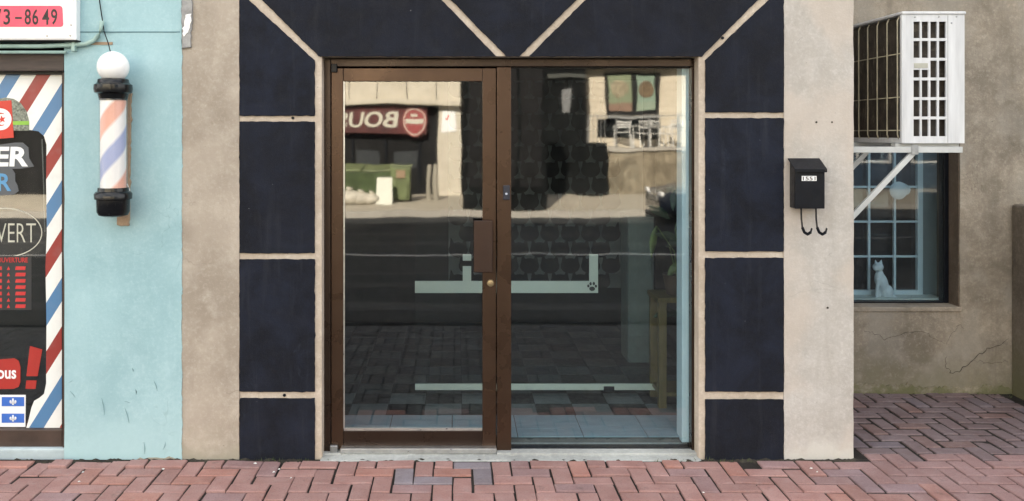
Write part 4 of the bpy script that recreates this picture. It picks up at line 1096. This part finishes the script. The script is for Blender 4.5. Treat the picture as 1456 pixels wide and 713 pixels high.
b = MB(); b.add([(xg-.75,yg2-.4,.1),(xg+.75,yg2-.4,.1),(xg+.75,yg2+.35,.1),(xg-.75,yg2+.35,.1),(xg-.95,yg2-.55,.85),(xg+.95,yg2-.55,.85),(xg+.95,yg2+.5,.72),(xg-.95,yg2+.5,.72)],
      [(0,3,2,1),(4,5,6,7),(0,1,5,4),(1,2,6,5),(2,3,7,6),(3,0,4,7)]); b.build('body', plain('skip_green', (.065,.095,.04), .6, 0, .6, 3, .08), g, bevel=.02)
for s in (-1, 1):
    x0, x1 = (xg-.97, xg-.01) if s < 0 else (xg+.01, xg+.97)
    b = MB(); b.add([(x0,yg2-.57,.86),(x1,yg2-.57,.86),(x1,yg2+.53,.73),(x0,yg2+.53,.73),(x0,yg2-.57,.92),(x1,yg2-.57,.92),(x1,yg2+.53,.78),(x0,yg2+.53,.78)], [(0,3,2,1),(4,5,6,7),(0,1,5,4),(1,2,6,5),(2,3,7,6),(3,0,4,7)]); b.build('lid', M_BIN, g, bevel=.02)
for s in (-.7, .7): MB().lathe([(0,-.04),(.07,-.04),(.08,0),(.07,.04),(0,.04)], (xg+s, yg2+.1, .02), 14, 'x').build('wheel', M_BLACKP, g)
# sacks and a white board in front of the skip
for i, (px, r_) in enumerate(((496,.34),(512,.28),(527,.24))):
    d_ = 23.6; x, y = X(px,d_), yref(d_); b = MB(); ell(b, (x, y, -.06+r_*.55), (r_*1.15, r_*.8, r_*.62)); b.tube([(x, y, -.06+r_*1.1), (x+.03, y, -.06+r_*1.35)], [.05,.10], 8)
    tag(b.build('rubbish_sack', plain('sack%d' % i, (.50,.47,.40), .6, 0, .3, 6, .8, 14), smooth=True), ['largest pale rubbish sack of the row in front of the green skip', 'middle sized pale rubbish sack in the row in front of the green skip', 'smallest pale rubbish sack beside the white leaning board'][i], 'sack', 'sacks by the skip')
x, y = X(546,23.6), yref(23.6)
b = MB(); b.add([(x-.2,y+.1,-.06),(x+.2,y+.1,-.06),(x+.2,y-.1,.62),(x-.2,y-.1,.62),(x-.2,y+.07,-.06),(x+.2,y+.07,-.06),(x+.2,y-.13,.62),(x-.2,y-.13,.62)], [(0,1,2,3),(7,6,5,4),(0,4,5,1),(1,5,6,2),(2,6,7,3),(3,7,4,0)])
tag(b.build('leaning_board', M_BAND), 'white board leaning against the green wheelie bin', 'board')
for px in (610, 619):
    d_ = 25.5; MB_ = MB().lathe([(.0,-.06),(.07,-.06),(.065,.85),(.04,.9),(0,.91)], (X(px,d_), yref(d_), 0), 12)
    tag(MB_.build('bollard', plain('bollard%d' % px, (.30,.28,.23), .6), smooth='auto'), 'pale round bollard by the cream panelled wall', 'bollard', 'bollards by the panelled wall')
# dark kiosk near the far kerb, and dark house behind
dK = 21.8
kx0, kx1, ky = X(658,dK), X(779,dK), yref(dK)
kk = thing('street_kiosk', 'tall dark kiosk standing on the far pavement', 'kiosk', ((kx0+kx1)/2, ky-.6, -.06))
MB().box((kx0, ky-1.2, -.06), (kx1, ky, 4.0)).build('body', M_DKCLAD, kk, bevel=.03)
MB().box((kx0-.03, ky-1.25, 4.0), (kx1+.03, ky+.06, 4.15)).build('roof', M_BLACKM, kk, bevel=.02)
for i in range(3):
    w_ = (kx1-kx0-.2)/3; MB().box((kx0+.1+i*w_+.03, ky+.001, .5), (kx0+.1+(i+1)*w_-.03, ky+.02, 3.4)).build('panel', M_SHOPDK, kk, bevel=.01)
dH = 28.0; yH = yref(dH)
hs_ = thing('dark_house', 'dark clad house between the cream buildings across the street', 'building', (2.2, yH, -.06))
MB().box((xe+.002, yH-6, -.06), (X(832,dH), yH, 7.2)).build('wall', M_DKCLAD, hs_)
MB().box((X(780,dH), yH, -.06), (X(859,dH), yH+.7, Zr(203,dH))).build('stair_block', M_DKCLAD, hs_, bevel=.02)
MB().box((xe+.01, yH-6, 7.2), (X(832,dH)-.01, yH+.2, 7.4)).build('roof', M_BLACKM, hs_)
MB().box((X(800,dH), yH+.002, Zr(160,dH)), (X(812,dH), yH+.06, Zr(128,dH))).build('wall_lamp', M_STEEL, hs_)
for xx in (.7, 2.3):
    for zz in (3.9, 5.5):
        wq = MB().box((xx, yH+.001, zz), (xx+.9, yH+.03, zz+1.2)).build('window', M_BLACKM, hs_)
        sub(MB().box((xx+.06, yH+.031, zz+.06), (xx+.84, yH+.036, zz+1.14)), 'pane', plain('dh_pane', (.02,.025,.03), .15), wq)
MB().box((xe+.01, yH+.001, Zr(112,dH)), (X(832,dH)-.01, yH+.12, Zr(106,dH))).build('string_course', plain('course', (.06,.065,.06), .8), hs_)
# cream house with terrace
M_CGLX = plain('far_pane', (.02,.03,.045), .12, 0, .1, 2, 0)
dT = 27.6; yT = yref(dT); xC = X(833,dT)
cs = thing('terrace_house', 'cream sided house with food posters above a raised stone terrace', 'building', (8, yT, -.06))
zT = Zr(209, dT); XE = 10.8
yW = yT-1.8; dW = dT+1.8
MB().box((xC+.002, yW-6, zT), (XE, yW, Zr(97,dW))).build('wall', M_SIDING, cs)
for i in range(11):
    z = zT+.12+i*.19
    MB().box((xC+.003, yW+.001, z), (XE, yW+.014, z+.015)).build('siding_board', M_SIDING, cs)
MB().box((xC-.1, yW-6, Zr(97,dW)), (XE, yW+.5, Zr(90,dW))).build('eaves', M_DKCLAD, cs)
MB().box((xC, yW-6, Zr(90,dW)), (XE, yW-.3, 7)).build('upper_wall', M_SIDING, cs)
MB().box((X(862,dT), yW-.01, -.06), (XE, yT, zT-.12)).build('terrace_wall', M_STONE, cs, bevel=.02)
MB().box((X(832,dT), yW-.01, zT-.12), (XE, yT+.08, zT)).build('terrace_slab', M_CONCW, cs, bevel=.015)
a_ = (X(862,dW), Zr(163,dW)); c_ = (X(937,dW), Zr(105,dW))
fw = MB().box((a_[0], yW+.015, a_[1]), (c_[0], yW+.06, c_[1])).build('window', M_SHOPDK, cs)
MB().box((a_[0]-.3, yW+.015, a_[1]-.75), (c_[0], yW+.04, a_[1]-.12)).build('counter_front', M_DKCLAD, cs)
MB().box((a_[0], yW+.015, a_[1]-.12), (c_[0], yW+.3, a_[1]-.04)).build('counter_shelf', M_ALU, cs)
def poster(px0, px1, cols_, label):
    x0, x1 = X(px0,dW), X(px1,dW); z0, z1 = Zr(157,dW), Zr(109,dW); y = yW+.065
    p_ = thing('food_poster', label, 'poster', ((x0+x1)/2, y, z0))
    MB().box((x0, y, z0), (x1, y+.015, z1)).build('sheet', plain('poster%d' % px0, cols_[0], .5, 0, .1, 3), p_)
    MB().box((x0, y+.0155, z0), (x1, y+.018, z0+(z1-z0)*.25)).build('caption_strip', plain('posterb%d' % px0, cols_[1], .5), p_)
    MB().lathe([(0,.004),(.26,.004),(.28,0)], ((x0+x1)/2, y+.0185, z0+(z1-z0)*.62), 20, 'y').build('dish', plain('posterc%d' % px0, cols_[2], .5, 0, .5, 12), p_)
poster(866, 896, ((.20,.24,.15),(.22,.14,.10),(.28,.24,.16)), 'green and brown food poster in the window over the terrace')
poster(903, 930, ((.20,.28,.22),(.24,.30,.23),(.13,.09,.05)), 'mint green poster with a brown bowl in the terrace window')
slh = thing('added_slate_house', 'slate blue clad house beyond the terrace across the street', 'building', (15, yT, -.06))  # added house, so the recess window mirrors dark blue instead of cream siding
MB().box((XE+.02, yT-7, -.06), (24, yT-.4, 7.0)).build('wall', plain('slate_clad', (.030,.045,.070), .8, 0, .3, 1.5, .1, spec=.15), slh)
MB().box((XE+.03, yT-7, 7.0), (24.2, yT-.1, 7.25)).build('roof', M_BLACKM, slh)
for xx in (11.6, 13.4, 15.2, 17.0):
    for zz in (.8, 3.6):
        wq = MB().box((xx, yT-.399, zz), (xx+1.1, yT-.36, zz+1.5)).build('window', M_WHITE, slh)
        sub(MB().box((xx+.07, yT-.359, zz+.07), (xx+1.03, yT-.35, zz+1.43)), 'pane', M_CGLX, wq)
# railing
rl = thing('terrace_railing', 'thin metal railing along the edge of the stone terrace', 'railing', (6, yT, zT))
for i in range(8):
    x = X(834,dT)+i*.95; MB().box((x-.018, yT-.02, zT), (x+.018, yT+.02, zT+.95)).build('post', M_STEEL, rl)
for z in (.95,):
    MB().box((X(834,dT), yT-.015, zT+z-.015), (X(834,dT)+6.7, yT+.015, zT+z+.015)).build('rail', M_STEEL, rl)
for i in range(5):
    x = X(836,dT)+i*.13; MB().box((x-.01, yT-.01, zT), (x+.01, yT+.01, zT+.95)).build('baluster', M_STEEL, rl)
M_CHAIR = plain('chair_alu', (.70,.70,.68), .4, .2, .05, 9, 0)
def chair(x, y, rot):
    g = thing('metal_chair', 'bright aluminium cafe chair on the stone terrace', 'chair', (x, y, zT), 'aluminium chairs on the terrace')
    ps = []
    for sx in (-1, 1):
        ps.append(('leg', MB().tube([(x+sx*.22, y+.20, zT), (x+sx*.20, y+.18, zT+.62)], .018, 6)))
        ps.append(('leg', MB().tube([(x+sx*.22, y-.24, zT), (x+sx*.19, y-.18, zT+.45), (x+sx*.19, y-.26, zT+.82)], .018, 6)))
        ps.append(('arm', MB().tube([(x+sx*.22, y+.2, zT+.64), (x+sx*.22, y-.22, zT+.66)], .022, 6)))
    ps.append(('seat', MB().box((x-.21, y-.2, zT+.43), (x+.21, y+.21, zT+.46))))
    for z in (.60, .68, .76): ps.append(('back_slat', MB().box((x-.2, y-.26, zT+z), (x+.2, y-.235, zT+z+.045))))
    for n_, b_ in ps: b_.build(n_, M_CHAIR, g)
    g.rotation_euler = (0, 0, rot)
for px, rot in ((886,.3),(912,2.8),(938,-.5),(957,.9)):
    dd = 28.3; chair(X(px,dd), yref(dd), rot)
tb = thing('cafe_table', 'small round metal cafe table between the terrace chairs', 'table', (X(924,28.5), yref(28.5), zT))
MB().lathe([(0,zT+.70),(.33,zT+.70),(.33,zT+.73),(0,zT+.73)], (X(924,28.5), yref(28.5), 0), 24).build('table_top', M_ALU, tb)
MB().lathe([(.03,zT+.02),(.03,zT+.7)], (X(924,28.5), yref(28.5), 0), 10).build('pedestal', M_STEEL, tb)
MB().lathe([(0,zT),(.22,zT),(.2,zT+.02),(0,zT+.03)], (X(924,28.5), yref(28.5), 0), 20).build('base', M_STEEL, tb)
# tree by the terrace
tx, ty = X(1030,30), yref(26.2)
tr = thing('street_tree', 'leafy green tree beside the stone terrace', 'tree', (tx, ty, -.06))
trk = MB().tube([(tx,ty,-.06),(tx+.05,ty,1.2),(tx-.05,ty+.05,2.6),(tx,ty,4.0)], [.19,.15,.13,.09], 10)
for i in range(7):
    a_ = i*.9; trk.tube([(tx,ty,2.4+i*.25), (tx+math.cos(a_)*.8,ty+math.sin(a_)*.8,3.4+i*.25), (tx+math.cos(a_)*1.5,ty+math.sin(a_)*1.5,4.1+i*.3)], [.06,.04,.015], 6)
trk.build('trunk', plain('bark', (.09,.07,.05), .9, 0, .4, 20, .4, 40), tr)
rnd = random.Random(4); cwn = MB()
cl = [(rnd.gauss(0,1.0), rnd.gauss(0,.9), rnd.gauss(4.9,.65), rnd.uniform(.35,.75)) for _ in range(42)]
for _ in range(7000):
    q = rnd.choice(cl); v = Vector((rnd.gauss(0,1),rnd.gauss(0,1),rnd.gauss(0,1))).normalized()*q[3]*rnd.uniform(.5,1)
    c = Vector((tx+q[0],ty+q[1],q[2]))+v; u = Vector((rnd.gauss(0,1),rnd.gauss(0,1),rnd.gauss(0,.6))).normalized(); w = u.cross(Vector((rnd.gauss(0,1),rnd.gauss(0,1),rnd.gauss(0,1)))).normalized()
    s = rnd.uniform(.05,.09); cwn.add([c-u*s, c+w*s*.5, c+u*s, c-w*s*.5], [(0,1,2,3)])
cwn.build('crown', plain('tree_leaf', (.07,.12,.035), .55, 0, .4, 1.5, 0), tr)
# parked car
M_CARP = plain('car_paint', (.012,.016,.026), .22, .2, .1, 2, 0, coat=.8)
M_CGL = plain('car_glass', (.012,.014,.016), .06, 0, .1, 2, 0)
cx0, cy0 = X(926, 20.4), -15.1
car = thing('parked_car', 'dark blue sedan parked by the far kerb, headlights facing the kiosk', 'car', (cx0+2.2, cy0, -.2))
st_ = [(0,.35,.62,.62,.62),(.12,.25,.70,.70,.74),(.9,.22,.86,.86,.86),(1.25,.22,.92,.95,.88),(1.95,.22,.95,1.40,.89),(2.5,.22,.96,1.46,.90),(3.1,.22,.97,1.43,.89),(3.75,.22,.98,1.06,.88),(4.25,.25,.96,.98,.82),(4.42,.38,.80,.80,.72)]
b = MB(); n = 10; rings = []
for x, zb_, zbelt, ztp, hw in st_:
    tw = hw*.72 if ztp-zbelt > .1 else hw*.86
    prof = [(-hw*.92,zb_),(-hw,zb_+.18),(-hw,zbelt-.12),(-hw*.95,zbelt),(-tw,ztp-.03),(-tw*.6,ztp),(tw*.6,ztp),(tw,ztp-.03),(hw*.95,zbelt),(hw,zbelt-.12),(hw,zb_+.18),(hw*.92,zb_)]
    rings.append([(cx0+x, cy0+yy, zz-.2) for yy, zz in prof])
m_ = len(rings[0]); vs_ = [v for r_ in rings for v in r_]
fs_ = [(i*m_+k, i*m_+(k+1) % m_, (i+1)*m_+(k+1) % m_, (i+1)*m_+k) for i in range(len(rings)-1) for k in range(m_)]
fs_ += [tuple(range(m_)), tuple(range((len(rings)-1)*m_, len(rings)*m_))]
bo = b.add(vs_, fs_).build('body', M_CARP, car, smooth='auto')
for s in (-1, 1):
    yy = cy0+s*.80
    MB().add([(cx0+1.55,cy0+s*.86,.76),(cx0+2.45,cy0+s*.875,.78),(cx0+2.42,cy0+s*.72,1.19),(cx0+1.98,cy0+s*.70,1.14)], [(0,1,2,3)]).build('side_window', M_CGL, car)
    MB().add([(cx0+2.52,cy0+s*.875,.78),(cx0+3.5,cy0+s*.865,.80),(cx0+3.1,cy0+s*.70,1.16),(cx0+2.5,cy0+s*.72,1.20)], [(0,1,2,3)]).build('side_window', M_CGL, car)
    MB().box((cx0+.02,cy0+s*.66-.16,.44),(cx0+.10,cy0+s*.66+.10,.52)).build('headlight', M_SIGNW, car, bevel=.02)
    for wx_ in (.85, 3.5):
        w_ = MB().lathe([(.20,-.1),(.30,-.1),(.325,-.06),(.325,.06),(.30,.1),(.20,.1)], (cx0+wx_, cy0+s*.80, .125), 24, 'y').build('wheel', M_BLACKP, car, smooth='auto')
        sub(MB().lathe([(0,s*.085),(.05,s*.09),(.2,s*.07),(.21,s*.02)], (cx0+wx_, cy0+s*.80, .125), 16, 'y'), 'rim', M_ALU, w_)
MB().add([(cx0+1.22,cy0-.72,.75),(cx0+1.22,cy0+.72,.75),(cx0+1.95,cy0+.60,1.185),(cx0+1.95,cy0-.60,1.185)], [(0,1,2,3)]).build('windscreen', M_CGL, car)
MB().box((cx0-.01,cy0-.45,.32),(cx0+.06,cy0+.45,.42)).build('front_grille', M_ALU, car, bevel=.01)
MB().box((cx0+.3,cy0+.878,.50),(cx0+3.9,cy0+.905,.53)).build('side_trim', M_ALU, car)
